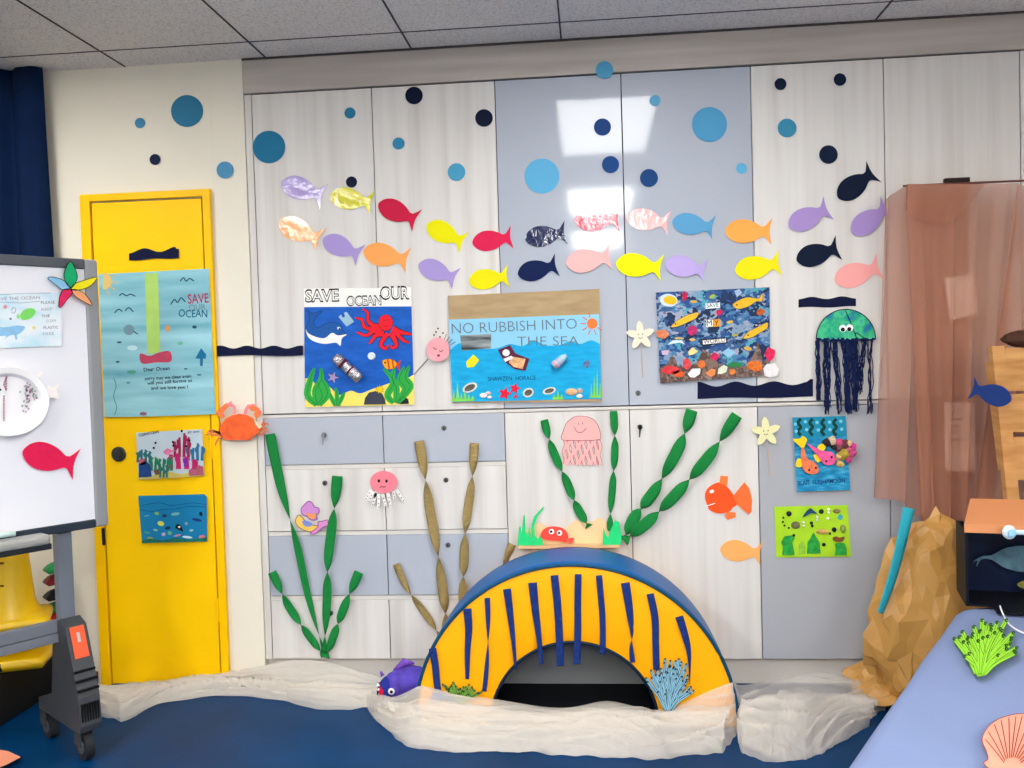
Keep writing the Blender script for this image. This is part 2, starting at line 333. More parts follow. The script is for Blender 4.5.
# ================================================================ PAPER BUBBLES
G = 'paper bubbles stuck on the wall and cabinets'
BB = [(187,111,16,'2F7699','large blue paper circle high on the cream wall above the yellow door'),
(140,123,5.2,'4287AB','small blue paper dot high on the cream wall, left of the large blue circle'),
(155,159.5,5.5,'06163A','small navy paper dot on the cream wall above the yellow door'),
(225,170,8.5,'4F90B8','medium blue paper circle on the cream pillar right of the yellow door'),
(269,147,16.3,'1E7096','large teal blue paper circle at the left of the first wood door'),
(350,113,5.6,'2F7CA0','small teal paper dot near the top of the first wood cabinet door'),
(351.5,182,5.6,'04122E','small navy paper dot touching the yellow shiny fish'),
(414,95.5,8.8,'04132E','medium navy paper circle at the top of the second wood cabinet door'),
(398.5,143.5,6,'2F82A8','small teal paper dot above the upper red fish on the second wood door'),
(484,118,8.8,'04132E','medium navy paper circle at the right edge of the second wood door'),
(456.5,172,8.8,'4A9BC0','medium sky blue paper circle low on the second wood door, above a yellow fish'),
(542,176,17.5,'5CA9D2','large sky blue paper circle on the left grey door'),
(604.5,70,8.8,'4F9AC0','medium blue paper circle overlapping the top trim above the grey doors'),
(602.5,127,8.6,'173E78','medium dark blue paper circle inside the bright lamp reflection'),
(655,100.5,5.6,'60A6CC','small sky blue paper dot at the top of the right grey door'),
(610.5,164.5,8.6,'10407C','medium dark blue paper circle just under the bright lamp reflection'),
(649,178,9,'123F78','medium dark blue paper circle on the right grey door above the pale pink fish'),
(709.5,124.5,17.5,'4E98C2','large sky blue paper circle on the right grey door'),
(741.5,168.5,5.4,'5BAAD2','small sky blue paper dot at the right edge of the right grey door'),
(780.5,84,6,'041834','small navy paper dot, left of the two at the top of the third wood door'),
(840,79.5,6.3,'041834','small navy paper dot, right of the two at the top of the third wood door'),
(787,128,9.4,'3A8BAC','medium teal paper circle on the third wood door'),
(828.5,154.5,9.3,'041834','medium navy paper circle above the navy fish by the pink drape')]
for i, (x, y, r, c, lab) in enumerate(BB):
    cut('paper_bubble', ell(x, y, r, r, n=40), mat(c, rough=.6), .009 if (x > 500 and y < 72) or 205 < x < 240 else .003, label=lab, cat='paper circle', group=G)
# ================================================================ PAPER FISH
G = 'cut paper fish swimming across the cabinets'
FT = [(0,0),(.045,.10),(.13,.185),(.26,.245),(.40,.255),(.54,.23),(.67,.175),(.78,.105),(.85,.115),(.92,.19),(1.01,.30),(.975,.16),(.955,.02),(.965,-.11),(1.0,-.29),(.93,-.20),(.86,-.125),(.785,-.11),(.67,-.175),(.54,-.23),(.40,-.25),(.26,-.24),(.13,-.18),(.045,-.10)]
SH = [3, 14]
def fish_pts(nx, ny, tx, ty, k=1.0):
    dx, dy = tx-nx, ty-ny; o = []; P = FT
    for u, v in P: v *= k; o.append((nx+u*dx+v*dy, ny+u*dy-v*dx))
    # keep the tail tips sharp, smooth the body
    sm = []
    n = len(o)
    for i in range(n):
        sm.append(o[i])
        if i in (10, 9, 14, 13, 7, 8, 15): continue
        p0, p1, p2, p3 = o[i-1], o[i], o[(i+1) % n], o[(i+2) % n]
        if (i+1) % n in (10, 14): continue
        sm.append(tuple(-.0625*a+.5625*b+.5625*c-.0625*d for a, b, c, d in zip(p0, p1, p2, p3)))
    return sm
def lam(c): return mat(c, rough=.12, spec=.7, bump=.35, bscale=22, coat=.9, tag='lam')
PUR, YEL, RED, ORA, NAV, PNK, BLU = 'A592CC', 'E6DC08', 'CF1F4A', 'F5A45A', '06194A', 'F5B4B2', '5A9CC6'
FI = [(281.4,182.4,323.7,196.1,PUR,1,'shiny laminated purple paper fish, first of the upper row at the left'),
(330.2,195.6,372.3,203.2,'D8D000',1,'shiny laminated yellow-green paper fish beside the shiny purple fish'),
(378.4,203.5,416.9,220.6,'C81C42',0,'red paper fish on the second wood door, tail pointing down right'),
(426.7,224.6,464.1,242.5,'E8E000',0,'yellow paper fish on the second wood door between two red fish'),
(278.8,222,320.4,239.9,ORA,1,'shiny laminated orange paper fish, first of the lower row at the left'),
(322.8,238.6,360.2,255.4,PUR,0,'purple paper fish between the two orange fish at the left'),
(363.4,251,408.2,260.4,ORA,0,'orange paper fish lying across the gap between the first two wood doors'),
(418.7,264.1,456.2,278.6,PUR,0,'purple paper fish above the pink smiling face on a stick'),
(472.3,243,512.1,237.3,'D8204E',0,'red paper fish at the left edge of the grey doors'),
(468.8,281.3,508.6,276.2,YEL,0,'yellow paper fish just above the cardboard topped poster'),
(525,238.7,565.9,232.7,NAV,1,'shiny navy paper fish, upper of the navy pair on the left grey door'),
(517.8,274.5,557.3,265,NAV,0,'navy paper fish just above the cardboard topped poster, lower of the pair'),
(574.2,220,619.7,218.6,'DC2C50',1,'shiny laminated red paper fish under the lamp reflection'),
(565.9,263.6,610.9,256.7,PNK,0,'pale pink paper fish on the left grey door above the poster corner'),
(626.6,217.2,669.3,222.9,PNK,1,'shiny pale pink paper fish on the right grey door beside the light blue fish'),
(672.1,221.5,713.9,227.5,BLU,0,'light blue paper fish on the right grey door'),
(616,263,662.1,268.2,'F0F000',0,'bright yellow paper fish across the gap between the two grey doors'),
(665.2,263,705.9,271,'B8A4DC',0,'lilac paper fish above the recycled paper collage'),
(725,231,771.8,231.6,'FAA850',0,'orange paper fish at the right edge of the grey doors'),
(735,271,780.4,263.1,'F0E010',0,'yellow paper fish above the right corner of the collage'),
(788.7,226.4,828.6,208.1,'A68CC8',0,'purple paper fish on the third wood door left of the other purple one'),
(837.9,198,873.9,171.7,'04142E',0,'navy paper fish diving steeply near the top of the third wood door'),
(851.8,233,888,207,'A68CC8',0,'purple paper fish whose tail is tucked under the pink drape'),
(796.5,260.2,838.9,247.9,'04142E',0,'navy paper fish in the middle of the third wood door'),
(834.6,280.9,880.4,266.8,'F2A5A2',0,'pink paper fish left of the pink drape above the green jellyfish'),
(720.1,549,761.6,553.6,'FAAE64',0,'pale orange paper fish low on the cabinet under the orange goldfish')]
for i, (a, b, c, d, col, sh, lab) in enumerate(FI):
    L = math.hypot(c-a, d-b)
    o = cut('paper_fish', fish_pts(a, b, c, d, 1.0), lam(col) if sh else mat(col, rough=.65), .004+.004*R.random(), label=lab, cat='paper fish', group=G)
# ================================================================ NAVY WAVES
def wave(x0, y0, x1, y1, th, top, seed, lab, off=.003):
    n = 40; up = []; dn = []
    for i in range(n+1):
        t = i/n; x = x0+(x1-x0)*t; y = y0+(y1-y0)*t
        up.append((x, y-th/2-top(t))); dn.append((x, y+th/2+.5*math.sin(t*9+seed)))
    cut('paper_wave', up+dn[::-1], NAVYP, off, label=lab, cat='paper strip', group='navy blue paper waves', t=.001)
wave(129, 256.5, 179, 254, 7.5, lambda t: 1.5+2.2*math.sin(t*10-1.5)*(1 if t < .95 else 0), 0, 'short navy wave strip at the top of the yellow door', .022)
wave(213.5, 351.5, 303, 351.5, 8, lambda t: 1.5*math.sin(t*21)+.5, 1, 'long navy wave strip from the yellow door to the ocean board', .010)
wave(697.5, 392.5, 813, 391, 12, lambda t: 2.2+2.6*math.cos(t*19)*(1-.3*t)+ (2 if t > .97 else 0), 2, 'long navy wave strip under the recycled paper collage')
wave(798.5, 303.5, 856, 302.5, 8, lambda t: 1.2+1.2*math.sin(t*12-1.2), 3, 'short navy wave strip above the green jellyfish')
# ================================================================ POSTERS
def quadpt(Q, u, v):   # u right, v down in the corner quad TL TR BR BL
    (ax_, ay_), (bx, by), (cx, cy), (dx, dy) = Q
    return ((ax_*(1-u)+bx*u)*(1-v)+(dx*(1-u)+cx*u)*v, (ay_*(1-u)+by*u)*(1-v)+(dy*(1-u)+cy*u)*v)
def P2(*c): return [(c[i], c[i+1]) for i in range(0, len(c), 2)]
def Z(ox, oy, s):       # coordinates read off an enlarged crop
    return lambda *c: [(ox+c[i]/s, oy+c[i+1]/s) for i in range(0, len(c), 2)]
WHT = mat('F2F0EC', rough=.7); BLK = mat('121214', rough=.6)
# ---- board 1: SAVE OUR OCEAN
z = Z(290, 270, 5.12)
sv = cut('ocean_poster', z(70,95, 455,92, 620,88, 637,690, 78,705), WHT, .008, t=.006, label='square white board with a painted blue sea, red octopus and blue dolphin', cat='poster')
cut('painted_sea', z(72,190, 622,186, 636,660, 77,672), ramp_mat('blue_gouache', (2, 1, 6), [(.3, '0A4FA8'), (.7, '1262C4')], .5, nscale=6), .0088, sv)
cut('sand', cat_rom(z(78,555, 110,560, 150,610, 200,598, 250,640, 310,618, 360,632, 420,610, 480,590, 540,570, 590,560, 634,535), 5, False)+z( 637,688, 79,703), mat('F3DD6A', rough=.6), .0096, sv)
text('SAVE', *z(78,163)[0], *z(252,158)[0], 12, BLK, sv, .0092, grow=.045); text('SAVE', *z(82,160)[0], *z(248,155)[0], 10.6, WHT, sv, .0098, grow=.0)
text('OCEAN', *z(290,183)[0], *z(468,178)[0], 9.5, BLK, sv, .0094, grow=.045); text('OCEAN', *z(294,180)[0], *z(464,176)[0], 8.2, WHT, sv, .0100)
text('OUR', *z(462,150)[0], *z(612,147)[0], 12.5, BLK, sv, .0092, grow=.045); text('OUR', *z(467,146)[0], *z(607,143)[0], 10.8, WHT, sv, .0098)
def inked(name, pts, col, off, par, wd=.35, ink=BLK, S=WALL):
    o = cut(name, pts, mat(col, rough=.6), off, par, S=S); stroke('ink_outline', pts, wd, ink, off+.0004, o, closed=True, S=S); return o
dol = inked('painted_dolphin', cat_rom(z(85,205, 98,235, 95,265, 82,300, 95,330, 150,358, 200,350, 240,330, 290,330, 268,310, 262,282, 225,268, 180,275, 150,292, 128,288, 122,258, 140,235, 165,208, 140,215, 115,222, 100,212)), '1F57A0', .0100, sv)
cut('white_belly', cat_rom(z(80,303, 95,325, 140,345, 180,348, 215,322, 245,335, 290,330, 265,350, 258,388, 235,372, 180,378, 130,368, 95,345)), WHT, .0108, dol)
cut('eye', ell(*z(250,298)[0], 1.6, 1.3), WHT, .0112, dol); cut('pupil', ell(*z(252,300)[0], .9, .9), BLK, .0118, dol)
oc = inked('painted_octopus', ell(*z(490,270)[0], 7.2, 8.2), 'E01C2C', .0112, sv)
arms = [(480,290,430,285,400,260,398,220,372,198), (470,300,430,305,380,290,368,255,335,245), (470,318,430,312,390,335,342,318), (480,325,440,335,420,360,405,378), (500,325,480,350,465,385,490,403,500,385), (515,325,535,355,545,385,525,400,515,385), (520,310,550,330,580,360,610,372), (525,298,565,318,600,325,622,330)]
stroke('tentacles', [cat_rom(z(*a), 6, False) for a in arms], lambda t: 3.6*(1-t)+1.6, mat('E01C2C', rough=.6), .0108, oc, lists=True)
stroke('ink_outline', [cat_rom(z(*a), 6, False) for a in arms], lambda t: 4.6*(1-t)+2.4, BLK, .0102, oc, lists=True)
stroke('smile', [cat_rom(z(478,262, 483,256, 488,261), 4, False), cat_rom(z(495,260, 500,254, 506,259), 4, False), cat_rom(z(485,285, 494,290, 502,284), 4, False)], .4, BLK, .0120, oc, lists=True)
pb = cut('plastic_bag', z(248,240, 262,228, 270,245, 282,238, 276,218, 290,214, 328,265, 290,290), mat('9CC6DC', rough=.15, spec=.8, bump=.5, bscale=60, alpha=.75), .0125, sv)
# crushed can
A_, B_ = WALL(*z(232,445)[0], .034), WALL(*z(360,560)[0], .034)
can = MB(); pts = [A_.lerp(B_, k/8) for k in range(9)]
can.tube(pts, [.020, .0235, .024, .022, .0205, .023, .024, .0235, .019], 18)
cn = can.build('crushed_can', mat('B7B2B8', rough=.25, metal=.8, bump=.6, bscale=90), sv, smooth=True)
MB().tube([A_.lerp(B_, .22), A_.lerp(B_, .36)], [.0242, .0228], 18).tube([A_.lerp(B_, .58), A_.lerp(B_, .64)], [.0233, .0238], 18).build('can_print', mat('5A2438', rough=.3), cn, smooth=True)
p = WALL(*z(419,441)[0], .008); MB().lathe([(.0155, 0), (.0155, .008), (.013, .011), (.0, .011)], 24, Matrix.Translation(p) @ Matrix.Rotation(math.pi/2, 4, 'X')).build('bottle_cap', mat('DDE6E8', rough=.3), sv)
cf = inked('clown_fish', cat_rom(z(472,470, 485,458, 510,455, 535,465, 548,480, 535,500, 508,510, 485,500)), 'F2A81C', .0108, sv)
for q in ((500,456,508,508), (524,460,530,503)): stroke('stripe', z(*q), 1.6, mat('D83A1C'), .0116, cf)
cut('tail', z(545,482, 568,460, 562,485, 560,518, 545,490), mat('D83A1C'), .0114, cf); cut('eye', ell(*z(487,474)[0], 1, 1), BLK, .0118, cf)
inked('painted_starfish', star(*z(220,550)[0], 6.3, 2.6, 5, 70), 'A594BE', .0110, sv)
for nm, bl in (('left', [(135,692,90,640,105,560,125,500), (140,692,130,620,160,560,158,500), (150,692,190,640,180,590,160,560), (135,690,165,650,150,600,140,570)]), ('small', [(232,695,215,660,205,630), (238,695,240,640,232,600), (245,695,265,655,280,625)]),
               ('right', [(530,680,500,640,530,570,478,505), (540,680,545,610,525,560,535,500), (545,680,590,610,560,560,585,495), (550,680,615,600,590,550,612,490)])):
    fat = 6.5 if nm != 'small' else 4
    sw = stroke('painted_seaweed', [cat_rom(z(*a), 6, False) for a in bl], lambda t, f=fat: f*math.sin(math.pi*min(1, (1-t)*.75+.06))+.5, mat('2FA543', rough=.6), .0112, sv, lists=True)
    stroke('leaf_vein', [cat_rom(z(*a), 6, False) for a in bl], .45, mat('125A22'), .0119, sw, lists=True)
inked('painted_rock', z(378,688, 385,655, 405,628, 440,620, 470,632, 485,660, 490,686), '3C4250', .0114, sv)
inked('painted_rock', z(562,686, 565,660, 585,650, 605,662, 608,684), '22262E', .0114, sv)
inked('painted_anemone', star(*z(460,612)[0], 4.6, 2.6, 9), 'F4C81E', .0122, sv)
# ---- board 2: NO RUBBISH INTO THE SEA
z = Z(430, 280, 5.389)
nb = cut('cardboard_poster', z(97,85, 912,48, 928,655, 122,662), ramp_mat('brown_card', (3, 1, 12), [(.3, 'A38A66'), (.7, 'B79E78')], .8, nscale=3), .012, t=.008, label='wide cardboard poster about rubbish in a bright blue paper sea', cat='poster')
cut('sky_paper', z(100,214, 912,184, 922,520, 112,540), mat('8CC8E6', rough=.7), .0128, nb)
cut('sea_paper', cat_rom(z(108,378, 160,340, 220,355, 290,372, 370,365, 430,345, 500,355, 560,325, 620,352, 700,350, 750,330, 810,345, 868,325, 916,345), 5, False)+z(925,640, 122,658), ramp_mat('crepe_blue', (2, 1, 9), [(.3, '0A97CC'), (.7, '14ACDE')], .6, nscale=8), .0136, nb)
INK = mat('6A7078', rough=.7)
text('NO RUBBISH INTO', *z(118,290)[0], *z(792,262)[0], 10.5, INK, nb, .0142, grow=-.012); text('THE SEA', *z(470,355)[0], *z(802,352)[0], 9.5, INK, nb, .0148, grow=-.012)
text('SHAWZEN  HORACE', *z(312,545)[0], *z(570,537)[0], 4.2, mat('0B2050'), nb, .0146, jit=.4)
sn = cut('paper_sun', ell(*z(874,235)[0], 5.3), mat('F2783C'), .0140, nb)
stroke('sun_rays', [z(874+math.cos(k*math.pi/5)*34, 235+math.sin(k*math.pi/5)*34, 874+math.cos(k*math.pi/5)*64, 235+math.sin(k*math.pi/5)*62) for k in range(10) if k not in (0, 8, 9)], .9, mat('E0603C'), .0138, sn, lists=True)
cut('printed_photo', z(163,298, 330,290, 328,368, 170,382), ramp_mat('grey_photo', (1, 1, 9), [(.35, '30363A'), (.5, '7A8284'), (.7, 'A8B0B0')], .4, nscale=5), .0150, nb)
yp = cut('yellow_wrapper', z(195,440, 235,402, 266,432, 235,470, 200,472), mat('E8D81E', rough=.25, bump=.5, bscale=70), .0160, nb, t=.003)
nw = cut('noodle_wrapper', z(366,376, 432,350, 460,395, 536,425, 515,490, 455,480, 400,440), mat('5A1E3C', rough=.25, bump=.4, bscale=60), .0170, nb, t=.003)
cut('wrapper_picture', z(440,412, 515,425, 500,480, 450,468, 425,445), mat('E0A878', rough=.3, var=.4, vscale=60), .0178, nw); cut('wrapper_window', ell(*z(410,392)[0], 3.6, 3.4), mat('E8E0E4', rough=.3), .0178, nw); cut('wrapper_band', z(395,425, 440,408, 448,422, 405,442), mat('EAEAEA'), .0180, nw)
A_, B_ = WALL(*z(665,465)[0], .034), WALL(*z(735,405)[0], .034)
bo = MB().tube([A_.lerp(B_, k) for k in (0, .05, .35, .4, .6, .66, .8, .9, 1)], [.014, .0165, .0165, .0155, .0165, .0165, .014, .009, .008], 16).build('small_bottle', mat('9FC4DE', rough=.15, spec=.7), nb, smooth=True)
MB().tube([A_.lerp(B_, .1), A_.lerp(B_, .3)], .0168, 16).tube([A_.lerp(B_, .42), A_.lerp(B_, .5)], .0164, 16).build('bottle_label', mat('D8A8B8'), bo, smooth=True)
cut('small_wrapper', z(822,462, 832,440, 855,430, 864,450, 850,475), mat('5A6E96', rough=.3, var=.5, vscale=80), .0160, nb, t=.003)
for q in ((215,580,42,24,25), (530,607,30,24,25), (643,597,36,18,15)):
    o = cut('tin_picture', ell(*z(q[0], q[1])[0], q[2]/5.389, q[3]/5.389, q[4]), mat('D8D8D0'), .0150, nb); cut('tin_print', ell(*z(q[0], q[1])[0], q[2]/7.4, q[3]/8.2, q[4]), mat('5A5A50', var=.4, vscale=60), .0158, o)
for (x, y, a, b_, c) in ((288,622,22,14,'E8E4E0'), (314,610,16,10,'D8C8C0'), (322,632,14,10,'E6E6E6'), (762,603,32,20,'D8AC80'), (808,597,16,14,'C8A890'), (806,626,18,12,'DDE0DC')):
    p = WALL(*z(x, y)[0], .016); MB().ball(p, (a*.00072, .006, b_*.00072), Matrix.Rotation(math.radians(-20 if a == 32 else 0), 4, 'Y') if False else None).build('pebble', mat(c, rough=.5), nb, smooth=True)
for (x, y, r) in ((403,612,38), (457,585,32), (461,628,14)): cut('red_starfish', star(*z(x, y)[0], r/5.389, r/11.5, 5, 75), mat('E0203C'), .0160, nb, t=.002)
for (x0, x1, y0, hs) in ((118,240,655,(60,110,50,90,40,35)), (660,720,645,(30,50,30)), (862,925,635,(80,120,160,90))):
    n = len(hs); P = z(x0, y0)
    for k, h in enumerate(hs): xa = x0+(x1-x0)*k/n; xb = x0+(x1-x0)*(k+1)/n; P += z(xa+2, y0-12, (xa+xb)/2, y0-h, xb-2, y0-12)
    cut('paper_grass', P+z(x1, y0-2), mat('7ED04E'), .0150, nb)
# ---- board 3: collage
z = Z(620, 270, 5.689)
MOS = ramp_mat('torn_paper_mosaic', (1, 1, 1.25), [(0, '1B3560'), (.16, '27518A'), (.32, '4A7CA8'), (.44, '1A2C50'), (.54, '7F98B4'), (.68, '3E5E8C'), (.80, '9AA0B4'), (.90, '4FA0B4')], .55, tex='vor', nscale=34)
co = cut('collage_board', z(203,128, 850,98, 855,600, 230,645), MOS, .014, t=.010, label='rectangular collage of torn recycled paper with words and yellow fish', cat='poster')
cut('seabed_paper', z(222,560, 260,540, 300,480, 330,540, 380,560, 440,520, 470,450, 520,480, 560,530, 640,555, 720,545, 760,480, 785,405, 815,520, 852,500, 855,600, 230,644), ramp_mat('torn_brown', (1, 1, 1), [(0, '6A5650'), (.3, '806A60'), (.6, '594640'), (.8, '95807A')], .7, tex='vor', nscale=40), .0148, co)
for (x, y, a, b_, c, an) in ((285,172,38,24,'F2B81E',-8),): 
    o = cut('egg_yolk_shape', ell(*z(x-8, y)[0], 9, 6.4, an), mat('C8D8E0'), .0152, co); cut('yolk', ell(*z(x, y)[0], a/5.689, b_/5.689, an), mat(c), .0160, o)
def yfish(pts, eye): 
    o = cut('yellow_fish', cat_rom(z(*pts)), mat('E6B62A', rough=.5, var=.1, vscale=60), .0160, co); stroke('ink_outline', cat_rom(z(*pts)), .5, mat('3A4A70'), .0165, o, closed=True); cut('eye', ell(*z(*eye)[0], .8), BLK, .0167, o)
yfish((640,198, 675,172, 720,155, 760,158, 790,160, 812,130, 808,178, 775,180, 730,208, 670,222), (665,198)); yfish((288,324, 325,288, 380,258, 445,240, 435,272, 390,296, 330,322), (315,307)); yfish((702,390, 728,352, 780,325, 838,298, 838,330, 800,355, 750,384), (728,372))
for q in ((525,150,18,9,'A8B83C',30), (420,180,20,8,'D2A83C',0), (625,296,20,8,'DCB43C',10), (335,388,26,6,'C8B060',0), (412,396,18,7,'D8A850',0), (728,447,24,11,'D0A850',-10), (655,370,20,7,'A8A850',10)): cut('paper_fish_scrap', ell(*z(q[0], q[1])[0], q[2]/5.689, q[3]/5.689, q[5], n=14), mat(q[4]), .0156, co)
for q in ((368,150,14,30,'B81E48',20), (565,240,18,20,'C01E50',0), (412,345,32,30,'B83068',0), (238,365,40,28,'D8805A',0), (800,238,26,22,'B85A28',0), (540,492,26,24,'C82858',0), (380,535,26,32,'D84A50',0), (290,570,60,26,'D83A40',0), (335,590,36,22,'E0582A',0), (768,545,48,34,'D8702A',0), (465,535,24,24,'E07030',0), (640,580,22,18,'E88040',0), (855,478,32,40,'D82A58',0)):
    x, y, a, b_, c, an = q; rr = random.Random(int(x)); P = [(x+a*(.75+.35*rr.random())*math.cos(k*.524), y+b_*(.75+.35*rr.random())*math.sin(k*.524)) for k in range(12)]
    cut('crumpled_scrap', z(*[e for pt in P for e in pt]), mat(c, rough=.6, var=.35, vscale=70, bump=.5, bscale=80), .019, co, t=.004)
for pts, c in (((385,592, 410,562, 458,560, 455,590, 425,612, 400,610), 'F0EEEA'), ((555,592, 560,560, 590,540, 612,550, 605,580, 580,592), 'D8DCC8'), ((485,588, 520,562, 545,566, 540,595, 520,610), 'EE8A4E'), ((815,560, 835,535, 880,530, 905,560, 895,600, 855,614, 822,600), 'E8E4E4'), ((388,465, 410,440, 445,462, 420,480, 392,486), 'E6D28E'), ((578,470, 615,445, 658,468, 620,500), '8FC0DC'), ((650,118, 680,108, 695,130, 665,155), '9CB4D4'), ((270,425, 300,400, 350,400, 372,425, 340,412), 'D0E4EC'), ((235,460, 280,455, 270,485, 240,480), 'C8B0C8'), ((600,545, 640,520, 700,530, 690,550, 640,556), '2E7A4A')): cut('paper_scrap', z(*pts), mat(c, rough=.6, var=.08, vscale=60), .0185, co, t=.003)
for (s, q, qt, bg, ink) in (('SAVE', (485,190, 568,184, 570,214, 488,222), (494,214, 562,208), 'DDE8E6', '223048'), ('M', (488,285, 528,282, 530,322, 490,325), (494,318, 524,316), 'E8E8E0', '20242A'), ('Y', (530,282, 570,278, 572,320, 532,324), (537,318, 564,316), 'E89A30', '3A2410')):
    o = cut('word_card', z(*q), mat(bg), .0195, co, t=.001); text(s, *z(*qt[:2])[0], *z(*qt[2:])[0], 4 if s == 'SAVE' else 5.6, mat(ink), o, .0200)
o = cut('word_card', z(462,395, 608,382, 612,415, 465,430), mat('1E2432'), .0195, co); cut('letter_strip', z(470,400, 602,389, 604,411, 472,424), mat('EDEBE6'), .0200, o); text('WORLD', *z(476,420)[0], *z(600,409)[0], 4, mat('333840'), o, .0205)
# ---- door poster
z = Z(0, 240, 3.84)
DOORY = .024
tp = cut('ocean_letter_poster', z(378,132, 640,118, 803,110, 815,400, 828,668, 610,676, 402,680, 390,400), ramp_mat('teal_fold_shading', (.6, 1, 5), [(.32, '5F9CAE'), (.5, '84BAC6'), (.66, '9CCDD6')], .6, nscale=2.5), DOORY+.003, t=.001, label='large pale teal handwritten poster taped to the yellow door', cat='poster')  # darker and lighter teal bands: shading of the sheet's wrinkles put into the colour
o = DOORY+.004
cut('painted_beam', z(556,130, 606,126, 616,430, 566,440), mat('A8CC6A', rough=.7, var=.06, vscale=20), o, tp)
cut('painted_chest', cat_rom(z(538,436, 575,445, 610,432, 652,428, 656,466, 600,470, 545,474)), mat('B5425C', rough=.7, var=.15, vscale=30), o+.0006, tp)
s_ = cut('painted_sun', ell(*z(398,158)[0], 8, 8.5, a0=-95, a1=95, n=20), mat('D6B872', rough=.7), o, tp)
stroke('sun_rays', [z(425,140, 445,133), z(430,160, 455,163), z(422,178, 442,192), z(408,190, 418,212)], 1, mat('D6B060'), o, s_, lists=True)
B2 = mat('20405A', rough=.7)
stroke('painted_birds', [cat_rom(z(*q), 5, False) for q in ((692,158, 705,145, 715,158, 728,148, 745,158), (458,214, 470,206, 486,214, 500,208, 520,216), (656,248, 670,228, 682,240, 695,222, 712,238), (440,280, 455,266, 470,275), (480,272, 495,260, 512,276))], 1.1, B2, o, tp, lists=True)
text('SAVE', *z(722,245)[0], *z(802,240)[0], 9.5, mat('A82850'), tp, o, grow=.01, jit=.8); text('OUR', *z(726,270)[0], *z(790,268)[0], 6, mat('6A7A80'), tp, o, jit=.6); text('OCEAN', *z(686,296)[0], *z(796,296)[0], 7.5, mat('16607C'), tp, o, grow=.01, jit=.8)
for s, q, h in (('Dear Ocean', (552,505, 652,498), 3.6), ('sorry may we clean again', (556,538, 735,528), 3.2), ('will you still forgive us', (566,556, 738,544), 3.2), ('and we love you !', (580,574, 722,570), 3.2)): text(s, *z(*q[:2])[0], *z(*q[2:])[0], h, mat('16324C'), tp, o, grow=.02, jit=.4)
cut('painted_jellyfish', ell(*z(495,345)[0], 5.4, 5.2), mat('6E8E9A'), o, tp); stroke('jellyfish_tail', z(512,350, 530,362), 1, B2, o, tp)
cut('painted_arrow', z(772,415, 792,440, 790,456, 780,455, 778,485, 768,482, 768,456, 750,455), mat('1A6A92'), o, tp)
for (x, y, a, b_, c) in ((645,340,9,13,'D89A5A'), (692,397,11,7,'6AB89A'), (505,507,18,7,'4E9A82'), (747,334,9,6,'204A64'), (458,393,9,4,'3A5A6A'), (452,468,8,4,'3A5A6A'), (492,548,8,4,'4E8A8A'), (765,518,9,3,'3A6070'), (713,495,7,3,'3A6070'), (550,667,14,7,'8A5A6E'), (508,414,20,10,'B8D4DA')): cut('painted_blob', ell(*z(x, y)[0], a/3.84, b_/3.84, n=14), mat(c, rough=.7), o, tp)
stroke('painted_seaweed', cat_rom(z(440,672, 448,640, 436,600, 446,560, 436,530), 5, False), .8, mat('3E8A7A'), o, tp)
# ---- two small pictures on the door
z = Z(125, 420, 5.908)
cp = cut('coral_reef_drawing', z(65,75, 455,55, 468,330, 80,352), mat('BCCBD6', rough=.5, var=.05, vscale=12), DOORY+.003, t=.001, label='small colourful drawing of a coral reef on the yellow door', cat='picture')
text('CLEANOCEAN', *z(82,98)[0], *z(200,76)[0], 2.6, BLK, cp, o, grow=.03); text('BY IAN', *z(372,80)[0], *z(438,74)[0], 2, BLK, cp, o, grow=.01)
def reef(base, n, hs, wd, col, par, off, sd):
    rr = random.Random(sd); L = []
    for k in range(n):
        x = base[0]+(k-(n-1)/2)*wd*2.1*1.6; y = base[1]; h = hs*(.6+.5*rr.random())
        L.append([(x, y), (x+rr.uniform(-2, 2), y-h*.5), (x+rr.uniform(-4, 4), y-h)])
        L.append([(x, y-h*.45), (x+rr.choice((-1, 1))*9, y-h*.65), (x+rr.choice((-1, 1))*10, y-h*.9)])
    stroke('drawn_coral', [cat_rom(z(*[e for pt in l for e in pt]), 4, False) for l in L], lambda t: wd/2.6*(1-.3*t), mat(col, rough=.6), off, par, lists=True)
cut('drawn_sand', z(78,310, 160,330, 240,300, 330,320, 460,290, 467,330, 80,350), mat('C8B860', var=.15, vscale=30), o, cp)
reef((110, 250), 4, 90, 7, '2E6A70', cp, o+.0005, 1); reef((215, 300), 6, 80, 7, '1E7A58', cp, o+.001, 2); reef((335, 220), 4, 130, 8, '9A2450', cp, o+.0005, 3); reef((415, 240), 4, 120, 8, '2A6E96', cp, o+.001, 4); reef((340, 290), 4, 95, 14, 'C02468', cp, o+.0015, 5); reef((228, 340), 3, 80, 6, '2A6A62', cp, o+.0018, 6)
for pts, c in (((82,262, 120,240, 150,265, 158,335, 82,340), '20407A'), ((80,235, 115,228, 125,262, 82,268), 'B05A6A'), ((375,300, 420,262, 462,275, 466,325, 380,330), 'A8586A'), ((345,228, 368,228, 372,275, 348,278), '7A28A0'), ((225,185, 250,165, 275,178, 300,180, 275,190, 255,208, 232,200), 'D878A0'), ((168,298, 196,290, 210,320, 180,325), '6A4A3A')): cut('drawn_reef_shape', z(*pts), mat(c, rough=.6, var=.15, vscale=40), o+.0022, cp)
for k, (x, y) in enumerate(((180,135), (170,165), (283,130), (286,152), (335,65), (360,155), (380,120))): cut('drawn_bubble', ell(*z(x, y)[0], 1.2, 1.3, n=10), BLK, o+.0024, cp)
